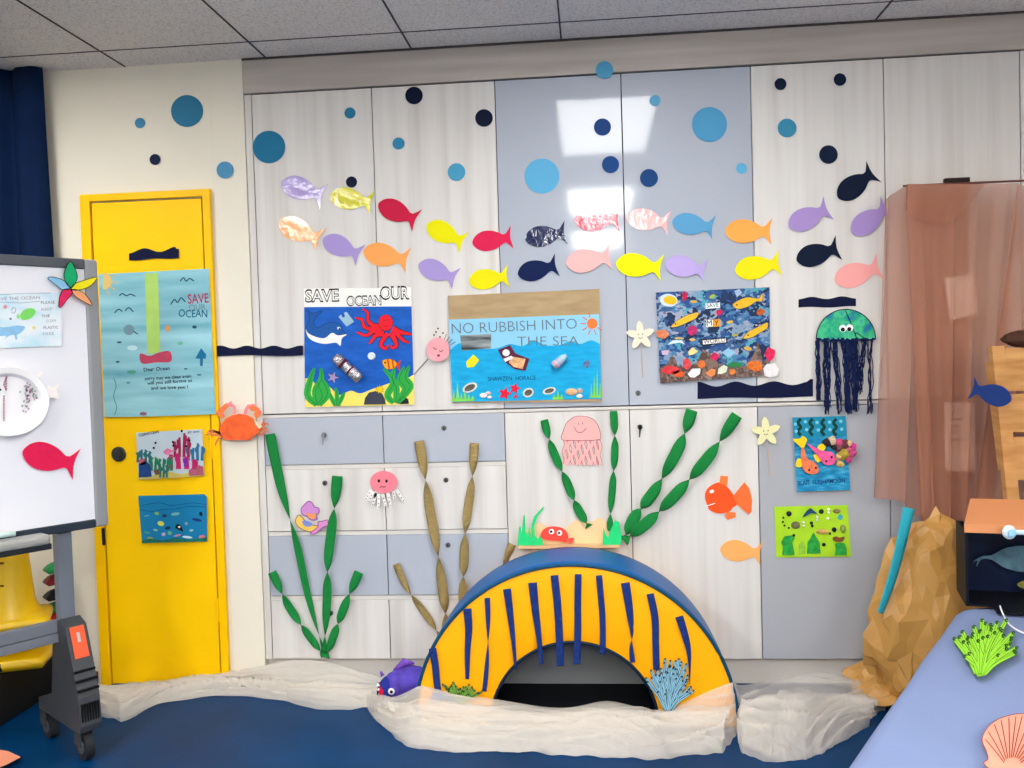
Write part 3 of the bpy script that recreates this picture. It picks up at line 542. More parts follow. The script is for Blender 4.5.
sp = cut('blue_sea_drawing', z(78,448, 470,438, 484,455, 486,718, 100,728), mat('1679A8', rough=.5, var=.06, vscale=14), DOORY+.003, t=.001, label='small blue drawing of many sea creatures, lowest on the yellow door', cat='picture')
stroke('drawn_waves', [cat_rom(z(*q), 5, False) for q in ((90,510, 150,495, 210,490, 270,505, 340,498, 400,490, 480,500), (95,530, 160,540, 230,528, 300,525, 380,510, 480,515))], .7, mat('0F5484'), o, sp, lists=True)
for (x, y, a, b_, c) in ((212,612,20,14,'C8C850'), (188,552,14,9,'6FA860'), (233,566,14,10,'183A5A'), (298,555,26,9,'6FB0B0'), (252,638,18,10,'183A5A'), (265,668,12,12,'6AA878'), (228,675,12,10,'B0A0C8'), (150,700,18,9,'8A9A50'), (130,665,18,7,'4A9A70'), (448,555,10,14,'16202A'), (425,590,30,9,'183A7A'), (392,652,12,7,'8AB8C0'), (362,612,9,9,'7A9AB0'), (455,692,18,12,'D0727A'), (368,692,30,7,'B8D8E0'), (310,682,22,5,'C88A9A'), (128,566,18,4,'5A98A8'), (180,650,14,6,'80B0A0')): cut('drawn_sea_creature', ell(*z(x, y)[0], a/5.9, b_/5.9, n=14, ang=15*math.sin(x)), mat(c, rough=.6), o+.0005, sp)
wv = cut('drawn_orca', cat_rom(z(296,635, 308,615, 325,620, 338,640, 342,660, 325,652, 310,645)), BLK, o+.001, sp); cut('white_patch', ell(*z(320,632)[0], 1.2, .9, n=10), WHT, o+.0015, wv)
cut('drawn_seabed', z(98,712, 150,700, 220,712, 300,695, 380,708, 486,692, 486,718, 100,728), mat('1E6A5A', var=.3, vscale=50), o+.0008, sp)
# ---- koi picture and green picture on the grey lower doors
z = Z(780, 405, 4.8)
kb_ = cut('koi_picture', z(60,60, 315,52, 338,408, 82,416), ramp_mat('blue_brush', (3, 1, 9), [(.3, '1470A0'), (.5, '1E8CBC'), (.7, '4FB4D4')], .6, nscale=8), .016, t=.012, label='tall blue brush-painted canvas with two cut-out fish in relief', cat='picture')
cut('top_panel', z(60,60, 315,52, 318,150, 66,156), mat('1A86A6', rough=.6, var=.15, vscale=30), .019, kb_, t=.003)
for k in range(4): stroke('painted_kelp', cat_rom(z(*[e for j in range(5) for e in (93+57*k+7*(-1)**j, 66+20*j)]), 4, False), 3.2, mat('123C34'), .0196, kb_)
for k, (x, y) in enumerate(((74,92), (78,126), (122,80), (128,118), (178,84), (184,120), (238,82), (240,118), (292,78), (296,116))): cut('painted_bubble', ell(*z(x, y)[0], 1.7, 1.7, n=14), mat('6FC0DC'), .0198, kb_)
text('BLAIS  ELYSHAMOON', *z(86,385)[0], *z(312,372)[0], 4.4, mat('12306A'), kb_, .0170, grow=.01, jit=.5)
k1 = cut('orange_koi', cat_rom(z(105,205, 118,215, 130,255, 165,275, 185,305, 178,328, 140,330, 112,310, 105,280, 100,240)), mat('E87850', rough=.6, var=.25, vscale=45), .030, kb_, t=.008)
for q in ((62,165, 95,160, 110,150, 130,165, 122,190, 108,208, 85,190), (75,290, 85,258, 104,262, 108,290, 90,300), (160,240, 190,240, 205,258, 180,275)): cut('yellow_fin', cat_rom(z(*q)), mat('EDCB1E', rough=.6), .028, k1, t=.005)
cut('eye', ell(*z(140,312)[0], 1.1), BLK, .0308, k1); cut('eye', ell(*z(172,302)[0], 1.1), BLK, .0308, k1)
k2 = cut('pink_koi', cat_rom(z(130,185, 160,200, 205,220, 245,225, 265,250, 262,280, 220,288, 195,262, 165,225)), mat('E45A96', rough=.6, var=.2, vscale=45), .034, kb_, t=.008)
cut('yellow_fin', cat_rom(z(180,200, 200,186, 218,195, 212,218, 190,215)), mat('EDCB1E'), .032, k2, t=.005); cut('eye', ell(*z(222,270)[0], 1.1), BLK, .0348, k2); cut('eye', ell(*z(248,250)[0], 1.1), BLK, .0348, k2)
for i, (x, y, r, c) in enumerate(((225,180,18,'3A2A2E'), (250,170,18,'E0C8A8'), (285,180,18,'C8487A'), (310,190,22,'6A3A40'), (330,185,14,'D8B080'), (352,198,16,'D23C96'), (280,205,18,'7A4A50'), (345,232,18,'B84878'), (305,235,28,'A89238'), (280,250,16,'C8A070'), (330,262,16,'C84A86'), (290,282,16,'D8B468'), (262,205,14,'2A2028'), (330,215,14,'A85868'))):
    p = WALL(*z(x, y)[0], .028); mb = MB().ball(p, (r*.00085, .014, r*.00085), u=10, w_=7)
    for v in mb.v: v += (v-p)*.45*noise.noise(v*90)
    mb.build('coral_lump', mat(c, rough=.7, var=.3, vscale=60), kb_)
gp = cut('green_sea_picture', z(-28,488, 325,480, 342,728, -18,732), mat('A9D62A', rough=.5, var=.06, vscale=15), .006, t=.004, label='lime green picture with beads, shells and green crepe weed', cat='picture')
for (x, y, r) in ((43,522,13), (198,511,12), (260,599,12), (16,541,5), (14,561,5), (22,579,5), (42,590,5), (151,566,8), (155,580,7), (210,670,9), (66,626,7), (240,617,6)): 
    p = WALL(*z(x, y)[0], .008); MB().ball(p, (r*.00082, .005, r*.00082), u=12, w_=8).build('black_bead', mat('14202A', rough=.3), gp, smooth=True)
for (x, y) in ((233,502), (233,516), (178,538), (178,552), (112,564), (114,580), (230,545)): MB().ball(WALL(*z(x, y)[0], .010), .0055, u=12, w_=8).build('white_bead', mat('F0EEDC', rough=.3), gp, smooth=True)
cut('toy_dolphin', cat_rom(z(108,540, 125,512, 145,496, 158,504, 178,522, 150,520, 130,530)), mat('1E4A6A', rough=.4), .012, gp, t=.006)
for (x, y, a, b_, c) in ((75,577,22,18,'6A6A4A'), (272,509,18,11,'8A7A50'), (302,594,14,20,'8A9A4A'), (205,608,32,13,'C8A05A')): MB().ball(WALL(*z(x, y)[0], .008), (a*.00082, .006, b_*.00082), u=14, w_=8).build('shell', mat(c, rough=.6, var=.3, vscale=80), gp, smooth=True)
cut('blue_scrap', z(276,535, 290,522, 302,535, 295,552, 278,548), mat('3AA0B0'), .008, gp); cut('brown_crab', cat_rom(z(252,640, 268,630, 285,636, 310,632, 300,655, 265,656)), mat('7A4A2A'), .010, gp, t=.004)
for P in (((10,720, 15,680, 5,660, 20,630, 60,625, 70,640, 58,660, 68,700, 70,720)), ((130,715, 132,660, 145,640, 160,610, 178,640, 190,660, 195,712)), ((262,722, 268,690, 262,665, 290,660, 312,665, 320,690, 322,720))):
    cut('green_crepe_weed', z(*P), mat('2A9A3E', rough=.5, var=.35, vscale=45, bump=.5, bscale=60), .010, gp, t=.004)
cut('painted_foliage', z(88,720, 90,670, 108,655, 122,675, 124,715), mat('8AC040', var=.2, vscale=60), .0068, gp)
# ================================================================ CRAFTS ON THE WALL
# crab, sand and grass above the arch
z = Z(500, 500, 7.314)
sd_ = cut('sand_cutout', cat_rom(z(130,335, 150,240, 250,195, 285,165, 330,185, 430,230, 500,190, 555,145, 620,165, 690,150, 740,130, 790,180, 830,260, 850,330), 5, False)+z(790,340, 500,344), mat('EBCB9C', rough=.7), .010, t=.001, label='beige paper sand bank with rounded tops just above the blue arch', cat='paper cutout')
MB().box(tuple(WALL(*z(130,338)[0], .05)), tuple(WALL(*z(870,330)[0], .0))).build('sand_shelf', mat('D9B78C', rough=.7), sd_)
cr = cut('red_crab', cat_rom(z(300,275, 310,225, 350,198, 410,194, 460,208, 492,240, 500,275, 490,310, 430,300, 360,295)), mat('EE4B42', rough=.65, var=.06, vscale=30), .022, t=.001, label='red paper crab with two round eyes on the beige sand', cat='paper crab')
for (x, y) in ((377,231), (435,241)): e = cut('eye', ell(*z(x, y)[0], 2.7), WHT, .024, cr); cut('pupil', ell(x/7.314+500-.4, y/7.314+500, 1.3), BLK, .025, e)
cut('claw', z(488,285, 520,275, 548,280, 535,296, 548,305, 515,318, 490,308), mat('F05A50'), .0235, cr)
def grass(P, lab): cut('paper_grass_tuft', z(*P), mat('1FC673', rough=.65, var=.08, vscale=20), .045, t=.001, label=lab, cat='paper grass', group='green paper grass tufts above the arch', bend=lambda x, y: -.03*max(0, (546-y)/30))
grass((128,332, 140,200, 150,190, 158,240, 172,112, 182,112, 190,240, 205,260, 208,200, 216,200, 225,270, 234,275, 232,180, 250,120, 320,45, 316,68, 275,115, 252,185, 256,260, 280,285, 290,255, 312,300, 312,332), 'green paper grass tuft left of the red crab')
grass((752,328, 756,200, 775,250, 790,275, 800,240, 840,150, 870,160, 885,230, 890,270, 882,328), 'green paper grass tuft right of the beige sand')
# pink jellyfish
z = Z(490, 390, 3.657)
pj = cut('pink_jellyfish', cat_rom(z(262,180, 268,150, 282,118, 310,98, 345,96, 378,108, 398,138, 405,175, 385,183, 340,185, 300,185)), mat('F4B0AC', rough=.65), .006, t=.001, label='pale pink smiling paper jellyfish between green streamers', cat='paper jellyfish')
LN = mat('9A4A50')
stroke('ink_outline', cat_rom(z(262,180, 268,150, 282,118, 310,98, 345,96, 378,108, 398,138, 405,175, 385,183, 340,185, 300,185)), .5, LN, .0066, pj, closed=True)
stroke('smile', [cat_rom(z(308,135, 318,152, 335,155, 352,140), 5, False), z(323,120, 326,128), z(337,118, 341,126)], .6, LN, .0070, pj, lists=True)
L = [cat_rom(z(*[e for j in range(7) for e in (274+14*k+4*math.sin(j*1.6+k*2), 182+15*j+(4 if k % 2 else 0))]), 4, False) for k in range(10)]
stroke('tentacles', L, 3.0, mat('F4B0AC', rough=.65), .0052, pj, lists=True, t=.001); stroke('tentacle_outline', L, 3.7, LN, .0040, pj, lists=True)
# goldfish
z = Z(690, 380, 3.49)
gf = cut('orange_goldfish', cat_rom(z(65,450, 52,410, 60,380, 85,362, 110,358, 135,378, 152,402), 4, False)+z(190,356, 208,380, 217,420, 214,460, 205,470, 165,435)+cat_rom(z(150,445, 135,460, 100,466, 72,456), 4, False), mat('F2541F', rough=.6, var=.07, vscale=25), .005, t=.001, label='orange paper goldfish with a white eye and fan tail', cat='paper fish')
for P in ((103,362, 106,334, 133,336, 130,368), (128,460, 158,462, 160,478, 132,488, 122,478)): cut('fin', z(*P), mat('F67A3E'), .0058, gf)
cut('fan_tail', z(150,405, 190,356, 208,380, 217,420, 214,460, 205,470, 165,435), mat('F4713A', var=.08, vscale=30), .006, gf)
cut('eye', ell(*z(76,389)[0], 2.4, 1.7, 20), WHT, .0062, gf); stroke('mouth', z(57,440, 88,430), .8, WHT, .0062, gf)
# stick star fishes and faces
def petal(cx, cy, r, ang, wd):
    a = math.radians(ang); dx, dy = math.cos(a), -math.sin(a); nx, ny = -dy, dx; o = []
    for t, q in ((0, .25), (.25, .75), (.5, 1), (.75, .62), (1, 0), (.75, -.62), (.5, -1), (.25, -.75), (0, -.25)): o.append((cx+dx*r*t+nx*q*wd, cy+dy*r*t+ny*q*wd))
    return o
def stick_star(cx, cy, r, col, lab, s0, s1, rot):
    P = []
    for k in range(5):
        a = math.radians(rot+72*k); b_ = math.radians(rot+72*k+36)
        for dd, rr_ in ((-27, .55), (-15, .80), (-3, 1.0), (3, 1.0), (15, .80), (27, .55)): P.append((cx+r*rr_*math.cos(a+math.radians(dd)), cy-r*rr_*math.sin(a+math.radians(dd))))
        P.append((cx+r*.42*math.cos(b_), cy-r*.42*math.sin(b_)))
    st = cut('starfish_on_stick', P, mat(col, rough=.65), .016, t=.003, label=lab, cat='starfish')
    stroke('face', [ell(cx-2.2, cy-1, .5, n=6), ell(cx+2.2, cy-1.3, .5, n=6), cat_rom([(cx-2, cy+2), (cx, cy+3), (cx+2, cy+1.6)], 4, False)], .6, mat('6A5A3A'), .0165, st, lists=True)
    MB().tube([WALL(*s0, .011), WALL(*s1, .009)], .0018).build('stick', mat('C9B08A'), st)
stick_star(640.5, 335.5, 14.5, 'F0DFC8', 'cream starfish cutout on a thin stick beside the collage', (641, 345), (643, 378), 95)
stick_star(766, 432, 15, 'E6E2AE', 'pale yellow starfish cutout on a stick left of the blue canvas', (767, 442), (770.5, 477), 95)
hf = cut('pink_face_on_stick', ell(438, 349.5, 11.5, 12, n=40), mat('EFA3AA', rough=.6, var=.12, vscale=14), .022, t=.004, label='round pink sleeping face on a stick between the two ocean posters', cat='paper face')
stroke('face', [cat_rom([(433.5, 347.5), (435, 349), (437, 349)], 4, False), cat_rom([(439, 350.5), (441, 351.5), (443, 350)], 4, False)], .7, mat('4A2A3A'), .023, hf, lists=True); cut('mouth', ell(438.5, 355.5, 1.6, 1.2), mat('9A3A5A'), .023, hf)
stroke('lashes', [[(444+k*2.2, 340+k*1.6), (446.5+k*3, 334+k*2.6)] for k in range(4)], .5, BLK, .018, hf, lists=True)
for (x, y) in ((434, 335), (438, 328.5), (440, 337), (443, 333), (436, 332)): cut('dot', ell(x, y, .9, n=10), BLK, .006, hf)
MB().tube([WALL(428, 359, .016), WALL(414, 374.5, .012)], .0018).build('stick', mat('7A5A44'), hf)
# pink round jellyfish with paper hands
z = Z(285, 460, 7.585)
fj = thing('handprint_jellyfish', 'round pink paper jellyfish with dotted white finger tentacles and a sad face', 'paper jellyfish', WALL(382, 489, .01))
hd = cut('head', ell(*z(748,168)[0], 13.6, 11.2, n=36), mat('F0808E', rough=.65, var=.1, vscale=20), .020, fj)
for (x, y) in ((712,158), (770,160)): cut('eye', ell(*z(x, y)[0], 1.3, 1.6), BLK, .021, hd)
stroke('mouth', cat_rom(z(720,212, 735,200, 752,206, 765,198), 4, False), .7, BLK, .021, hd)
for q in ((655,225,612,300), (668,240,635,322), (690,250,662,350), (712,255,708,370), (738,258,768,352), (780,250,802,355), (820,235,835,300), (845,225,905,320), (700,250,640,310)):
    f_ = stroke('paper_finger', z(*q), lambda t: 3.4-1.0*t, mat('F1EEEA', rough=.6), .014+.0005*(q[0] % 5), fj, t=.001)
    stroke('dots', [ell(*z(q[0]+(q[2]-q[0])*t, q[1]+(q[3]-q[1])*t)[0], .4, n=6) for t in (.35, .65, .9)], .5, BLK, .0152+.0005*(q[0] % 5), f_, lists=True)
# purple shell creature
sn = thing('paper_sea_snail', 'small purple and yellow coloured paper creature between the green streamers', 'paper cutout', WALL(312, 519, .01))
inked('yellow_body', cat_rom(z(90,430, 110,418, 135,440, 160,470, 200,490, 250,500, 260,520, 230,540, 185,545, 140,530, 100,505, 80,470)), 'EBC25A', .006, sn, .7, mat('5A3A6A'))
inked('purple_shell', cat_rom(z(125,365, 150,335, 180,312, 205,325, 222,355, 255,365, 258,395, 235,420, 245,450, 200,455, 170,430, 135,415, 122,390)), 'C98BCB', .008, sn, .7, mat('7A3A8A'))
inked('pink_fish', cat_rom(z(190,560, 215,535, 250,505, 250,470, 290,462, 320,455, 355,475, 345,500, 300,505, 265,530, 225,560)), 'D98EC4', .010, sn, .7, mat('7A3A8A'))
cut('orange_patch', cat_rom(z(160,400, 200,410, 230,405, 232,435, 205,448, 175,430)), mat('F09A5A'), .0095, sn); cut('blue_patch', cat_rom(z(130,465, 160,460, 205,480, 190,505, 150,500)), mat('7A8AD0'), .0075, sn)
cut('eye', ell(*z(330,472)[0], .9), BLK, .011, sn)
# orange crab on the door frame
z = Z(200, 390, 10.975)
oc_ = thing('orange_paper_crab', 'large orange painted paper crab beside the yellow door frame', 'paper crab', WALL(240, 425, .02))
CM = mat('F26230', rough=.6, var=.22, vscale=28)
cut('shell', z(215,430, 235,370, 285,310, 350,275, 430,262, 520,275, 590,315, 640,370, 685,400, 640,460, 550,548, 270,548, 230,480), CM, .034, oc_, t=.004)
cut('white_edge', z(590,318, 640,365, 685,400, 650,428, 610,380), mat('F3D6B4'), .0350, oc_)
for P in ((180,245, 215,200, 290,140, 320,178, 280,215, 255,250, 275,300, 235,310, 180,265), (600,300, 590,260, 620,240, 560,225, 530,190, 590,165, 640,195, 675,240, 655,290, 620,310)): cut('claw', z(*P), mat('EE7A48', var=.1, vscale=25), .031, oc_, t=.003)
for P in ((350,265, 370,230, 360,190, 320,175, 300,150, 350,115, 345,140, 390,180, 400,240, 385,268), (475,268, 485,215, 520,160, 600,150, 605,175, 545,185, 520,225, 515,268)): cut('pincer', z(*P), mat('F0909A', rough=.6), .029, oc_, t=.002)
for q in ((230,480, 170,455, 120,440, 80,470), (240,490, 180,490, 130,500, 95,540), (245,500, 205,530, 180,570, 165,610), (230,470, 160,460, 110,480, 60,490), (640,440, 690,400, 720,370, 755,380), (640,455, 700,430, 730,430, 745,455), (620,470, 670,490, 700,470, 730,450), (660,420, 690,370, 700,345, 690,335)): stroke('leg', cat_rom(z(*q), 4, False), lambda t: 2.8-1.6*t, mat('DD7A4C'), .024, oc_, t=.002)
# green yarn jellyfish
z = Z(760, 280, 5.12)
yj = thing('yarn_jellyfish', 'green and blue paper jellyfish with googly eyes and long navy yarn', 'paper jellyfish', WALL(845, 340, .01))
dm = [z(*[e for pt in [(440+152*math.cos(math.radians(a)), 305-155*math.sin(math.radians(a)))] for e in pt])[0] for a in range(0, 181, 6)]
mg = ramp_mat('green_blue_crayon', (1, 1, 1), [(.32, '1C6FA0'), (.45, '24A77C'), (.58, '4CC48A'), (.7, '2A9AA0')], .6, nscale=26, detail=6)
cut('dome', dm, mg, .014, yj, t=.004); stroke('navy_cord', dm, 1.0, NAVYP, .0146, yj); stroke('light_rim', [z(290,296)[0]]+[(x, y) for x, y in cat_rom(z(350,308, 440,302, 530,305, 588,298), 5, False)], 1.6, mat('7ADFC0'), .0144, yj)
stroke('cord_strand', cat_rom(z(437,155, 450,185, 475,245, 495,300, 490,270, 535,298), 5, False), .9, NAVYP, .0155, yj)
for (x, y, px, py) in ((424,248,424,254), (459,245,457,252)):
    e = cut('googly_eye', ell(*z(x, y)[0], 3.6), mat('F4F4F4', rough=.2), .017, yj, t=.002); cut('pupil', ell(*z(px, py)[0], 2.1), BLK, .018, e)
Yn = mat('14224E', rough=.85)
ks = MB(); rr = random.Random(4)
for k in range(34): ks.tube([WALL(*z(292+k*8.8, 312+rr.uniform(-5, 5))[0], .018), WALL(*z(296+k*8.8, 300+rr.uniform(-6, 6))[0], .019)], .0035, 6)
ks.build('yarn_knots', Yn, yj, smooth=True)
yr = MB()
for k in range(120):
    grp = rr.choice((0, 1, 1, 2, 2, 3, 3, 3, 3, 4, 4, 4, 5, 5, 6)) if k > 3 else 0; x0 = (295, 345, 388, 435, 475, 520, 568)[grp]+rr.uniform(-24, 24)*(.3 if grp == 0 else 1)
    xb = (300, 343, 410, 450, 488, 505, 565)[grp]+rr.uniform(-13, 13); yb = (615, 690, 690, 690, 680, 590, 690)[grp]-rr.uniform(0, 40)*(grp not in (0,)); off = .012+rr.random()*.014
    path = [z(x0+(xb-x0)*t+5*math.sin(t*9+k)+3*math.sin(t*23+k*2), 310+(yb-310)*t)[0] for t in [j/14 for j in range(15)]]
    yr.tube([WALL(x, y, off+.004*math.sin(j+k)) for j, (x, y) in enumerate(path)], .0017, 5)
yr.build('yarn_tentacles', Yn, yj, smooth=True, kind='stuff')
# ================================================================ CREPE STREAMERS
GR = mat('17803B', rough=.7, bump=.5, bscale=160); GO = mat('A08A58', rough=.45, metal=.35, bump=.6, bscale=90, var=.12, vscale=40)
tp_ = lambda a, b_: (lambda t: a*(1-t)+b_*t)
def gs(path, wd, turns, lab, phase=0, off=.016, taper=None, M=GR, grp='green twisted crepe streamers on the cabinets', name='crepe_streamer'):
    ribbon(name, path, wd, turns, M, off, phase, label=lab, cat='streamer', group=grp, taper=taper)
gs([(270, 434), (281, 487), (297, 545), (309, 600), (325, 655)], 10, 2, 'longest green streamer on the grey drawers, starting by the orange crab', 0, taper=tp_(1.1, .5))
gs([(337.5, 476), (334, 510), (328, 560), (327, 600), (324, 652)], 11, 3, 'green streamer hanging straight down the middle of the left drawers', 0.2, off=.02, taper=tp_(1, .7))
gs([(272, 572), (288, 605), (307, 633), (324, 656)], 9, 3, 'short green streamer at the lower left of the drawers', .3, off=.024, taper=tp_(1, .8))
gs([(359, 572), (345, 605), (335, 632), (326, 658)], 9.5, 3, 'short green streamer leaning right on the bottom left drawer', .3, off=.028, taper=tp_(1, .8))
gs([(544, 420), (552, 448), (566, 480), (577, 507), (589, 527)], 9, 4, 'green streamer left of the pale pink jellyfish', .2, taper=tp_(.9, 1))
gs([(613.5, 411), (615, 445), (613, 480), (610, 522), (612, 532)], 8, 4, 'green streamer right of the pale pink jellyfish', .1, taper=tp_(1, .8))
gs([(692, 410), (680, 445), (655, 490), (636, 515), (624, 540)], 12, 4, 'long green streamer fanning up right across the pale doors, inner of two', .2, off=.022)
gs([(737, 415), (710, 455), (680, 490), (650, 520), (624, 541)], 12, 4, 'longest green streamer fanning up right, ending by the yellow starfish', .3, off=.03)
gg = 'gold twisted paper streamers on the drawers'
gs([(419, 441), (424, 470), (430, 510), (438, 555), (443, 592), (446, 618), (447, 640)], 10, 3.4, 'gold paper streamer, left of the two long ones on the drawers', .2, M=GO, grp=gg)
gs([(474.5, 443), (472, 480), (466, 525), (464, 560), (463, 590), (463, 616)], 9, 3.8, 'gold paper streamer, right of the two long ones on the drawers', .3, M=GO, grp=gg)
gs([(396, 564), (408, 590), (424, 612), (438, 633), (448, 650)], 7, 2.4, 'short thin gold streamer leaning into the left side of the arch', .2, M=GO, grp=gg)
gs([(512, 544), (507, 556), (500, 572)], 8, .6, 'stub of gold streamer poking up behind the blue arch', .1, M=GO, grp=gg)
# ================================================================ SOFT-PLAY ARCH
YF, YBK, RO, RI = -.385, -.09, .584, .302
ax = at(573.5, 690, YF).x
BLV = mat('0F5CA2', rough=.42, spec=.2, bump=.04, bscale=12); YLV = mat('FFAE00', rough=.5, spec=.2, bump=.05, bscale=9)
arch = thing('foam_arch', 'large blue and yellow soft play half-ring arch standing on the floor', 'play arch', (ax, (YF+YBK)/2, 0))
def arc(r, n=72): return [(ax+r*math.cos(math.pi*k/n), r*math.sin(math.pi*k/n)) for k in range(n+1)]
def shell(r, y0, y1, name, M, bulge=0):
    P = arc(r); v = []; f = []; ny = 6
    for (x, z_) in P:
        for j in range(ny+1):
            t = j/ny; q = 1+bulge*math.sin(math.pi*t); v.append((ax+(x-ax)*q, y0+(y1-y0)*t, z_*q))
    for i in range(len(P)-1):
        for j in range(ny): a = i*(ny+1)+j; f.append((a, a+1, a+ny+2, a+ny+1))
    return mk(name, v, f, M, arch, smooth=True, solid=.002)
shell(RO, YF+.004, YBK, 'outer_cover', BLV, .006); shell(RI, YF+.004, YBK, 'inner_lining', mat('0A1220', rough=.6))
def annulus(y, name, M, puff):
    v = []; f = []; nr = 10; n = 72
    for k in range(n+1):
        a = math.pi*k/n
        for j in range(nr+1):
            t = j/nr; r = RI+(RO-RI)*t; v.append((ax+r*math.cos(a), y-puff*math.sin(math.pi*t)**.5+.002*noise.noise(Vector((a*6, t*3, 0))), r*math.sin(a)))
    for k in range(n):
        for j in range(nr): a = k*(nr+1)+j; f.append((a, a+1, a+nr+2, a+nr+1))
    return mk(name, v, f, M, arch, smooth=True)
annulus(YF+.004, 'front_face', YLV, .012); annulus(YBK, 'back_face', YLV, -.004)
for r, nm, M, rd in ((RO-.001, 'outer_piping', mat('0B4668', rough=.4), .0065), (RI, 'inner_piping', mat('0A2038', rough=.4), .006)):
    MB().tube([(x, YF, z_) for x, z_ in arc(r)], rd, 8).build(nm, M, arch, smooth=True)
for sgn in (-1, 1): MB().box((ax+sgn*(RO+RI)/2-(RO-RI)/2, YF+.004, 0), (ax+sgn*(RO+RI)/2+(RO-RI)/2, YBK, .004)).build('base', BLV, arch)
bp = [(ax+.292*math.cos(math.pi*k/30), .292*math.sin(math.pi*k/30)) for k in range(31)]
mk('back_panel', [(x, YBK-.010, z_) for x, z_ in bp]+[(x, YBK, z_) for x, z_ in bp], [tuple(range(31)), tuple(range(61, 30, -1))]+[(i, 31+i, 32+i, i+1) for i in range(30)], mat('84868A', rough=.7), arch, fix=True)
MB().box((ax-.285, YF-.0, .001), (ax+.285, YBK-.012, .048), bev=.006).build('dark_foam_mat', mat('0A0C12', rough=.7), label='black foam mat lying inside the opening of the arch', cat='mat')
AS = lambda px, py, off=0.0: hit(px, py, Vector((0, YF-.009-off, 0)), Vector((0, 1, 0)))
NB = mat('1B3478', rough=.8, bump=.7, bscale=120)
S3 = lambda *c: [(370+c[i]/2.695, 540+c[i+1]/2.695) for i in range(0, len(c), 2)]
pl = ('first', 'second', 'third', 'fourth', 'fifth', 'sixth', 'seventh', 'eighth', 'ninth', 'tenth', 'last')
for i, (P, wd, tu, tl) in enumerate((((168,292, 176,340, 180,380, 186,425), 20, .1, .9), ((262,185, 266,240, 263,300, 262,375), 23, .3, .55), ((316,156, 318,210, 318,280, 314,350, 308,408), 15, 1, .8), ((369,132, 378,200, 386,270, 393,348), 22, .35, .4), ((438,115, 446,190, 455,260, 462,335), 24, .3, .5),
    ((497,95, 505,170, 510,250, 513,340), 21, .1, .95), ((561,92, 560,170, 560,250, 557,335), 18, .1, 1.1), ((617,95, 622,150, 627,220, 627,308), 17, .1, .95), ((688,115, 698,180, 706,250, 704,290, 708,330), 24, .8, .6), ((755,145, 768,210, 770,280, 772,350), 20, .2, .9), ((833,206, 850,260, 860,310, 862,388), 22, .5, .6))):
    ribbon('blue_streamer', S3(*P), wd/2.695, tu, NB, .006, .05, AS, N=30, taper=lambda t, q=tl: 1*(1-t)+q*t, tex=1.2, label='dark blue crepe strip on the yellow arch, '+pl[i]+' counted from the left', cat='streamer', group='blue crepe strips on the arch')
cut('blue_crepe_scrap', z_ if False else [(360+x/7.314, 640+y/7.314) for x, y in ((510,425), (550,375), (600,380), (715,440), (715,475), (690,475), (620,430), (525,475))], mat('1A50A4', rough=.8, bump=.5, bscale=90), .012, t=.003, S=AS, label='crumpled blue crepe paper end at the lower left of the arch', cat='crepe paper')
# coral cut-outs on the arch
def coral(name, base, tips, wd, col, tipc, S, off, lab, group=None, t=.003, seed=1, ink='1C2C34'):
    rr = random.Random(seed); root = None; L = []; bx, by = base
    for (x, y) in tips:
        mx, my = bx+(x-bx)*.45+rr.uniform(-1, 1), by+(y-by)*.5
        L.append(cat_rom([(bx+(x-bx)*.12, by), (mx, my), (x, y)], 5, False))
        L.append([(mx, my), (mx+(x-mx)*.5+rr.choice((-1, 1))*wd*1.6, my+(y-my)*.75)])
    M_ = mat(col, rough=.6)
    v = stroke(name, L, lambda q: wd*(1.1-.25*q), M_, off, None, S=S, t=t, lists=True, label=lab, cat='paper coral', group=group)
    stroke('ink_outline', L, lambda q: wd*(1.1-.25*q)+.7, mat(ink), off-.0006, v, S=S, t=.0006, lists=True)
    stroke('tips', [ell(l[-1][0], l[-1][1], wd*.28, n=7) for l in L], wd*.34, mat(tipc), off+.0008, v, S=S, lists=True)
    stroke('veins', [l for l in L], .35, mat(ink), off+.0005, v, S=S, t=.0003, lists=True)
    return v
z = Z(620, 640, 7.877)
tips = [z(x, y)[0] for x, y in ((205,300), (245,240), (290,240), (330,262), (350,180), (355,150), (398,165), (400,210), (440,165), (465,150), (485,175), (525,190), (515,240), (535,280), (520,330), (490,290), (440,230), (375,260), (560,370), (580,400), (545,390), (300,410), (250,300), (420,270))]
coral('blue_coral', z(380,555)[0], tips, 2.6, '8FC4DC', '10202E', AS, .022, 'pale blue branching paper coral at the lower right of the arch', seed=3)
z = Z(360, 640, 7.314)
tips = [z(x, y)[0] for x, y in ((605,325), (625,340), (650,360), (680,310), (700,340), (720,365), (745,385), (775,345), (800,325), (820,345), (840,370), (890,380), (860,390), (760,380), (660,345), (785,360))]
coral('green_coral', z(735,470)[0], tips, 2.2, '76A83C', '17281A', AS, .020, 'green branching paper coral at the lower left of the arch', seed=5)
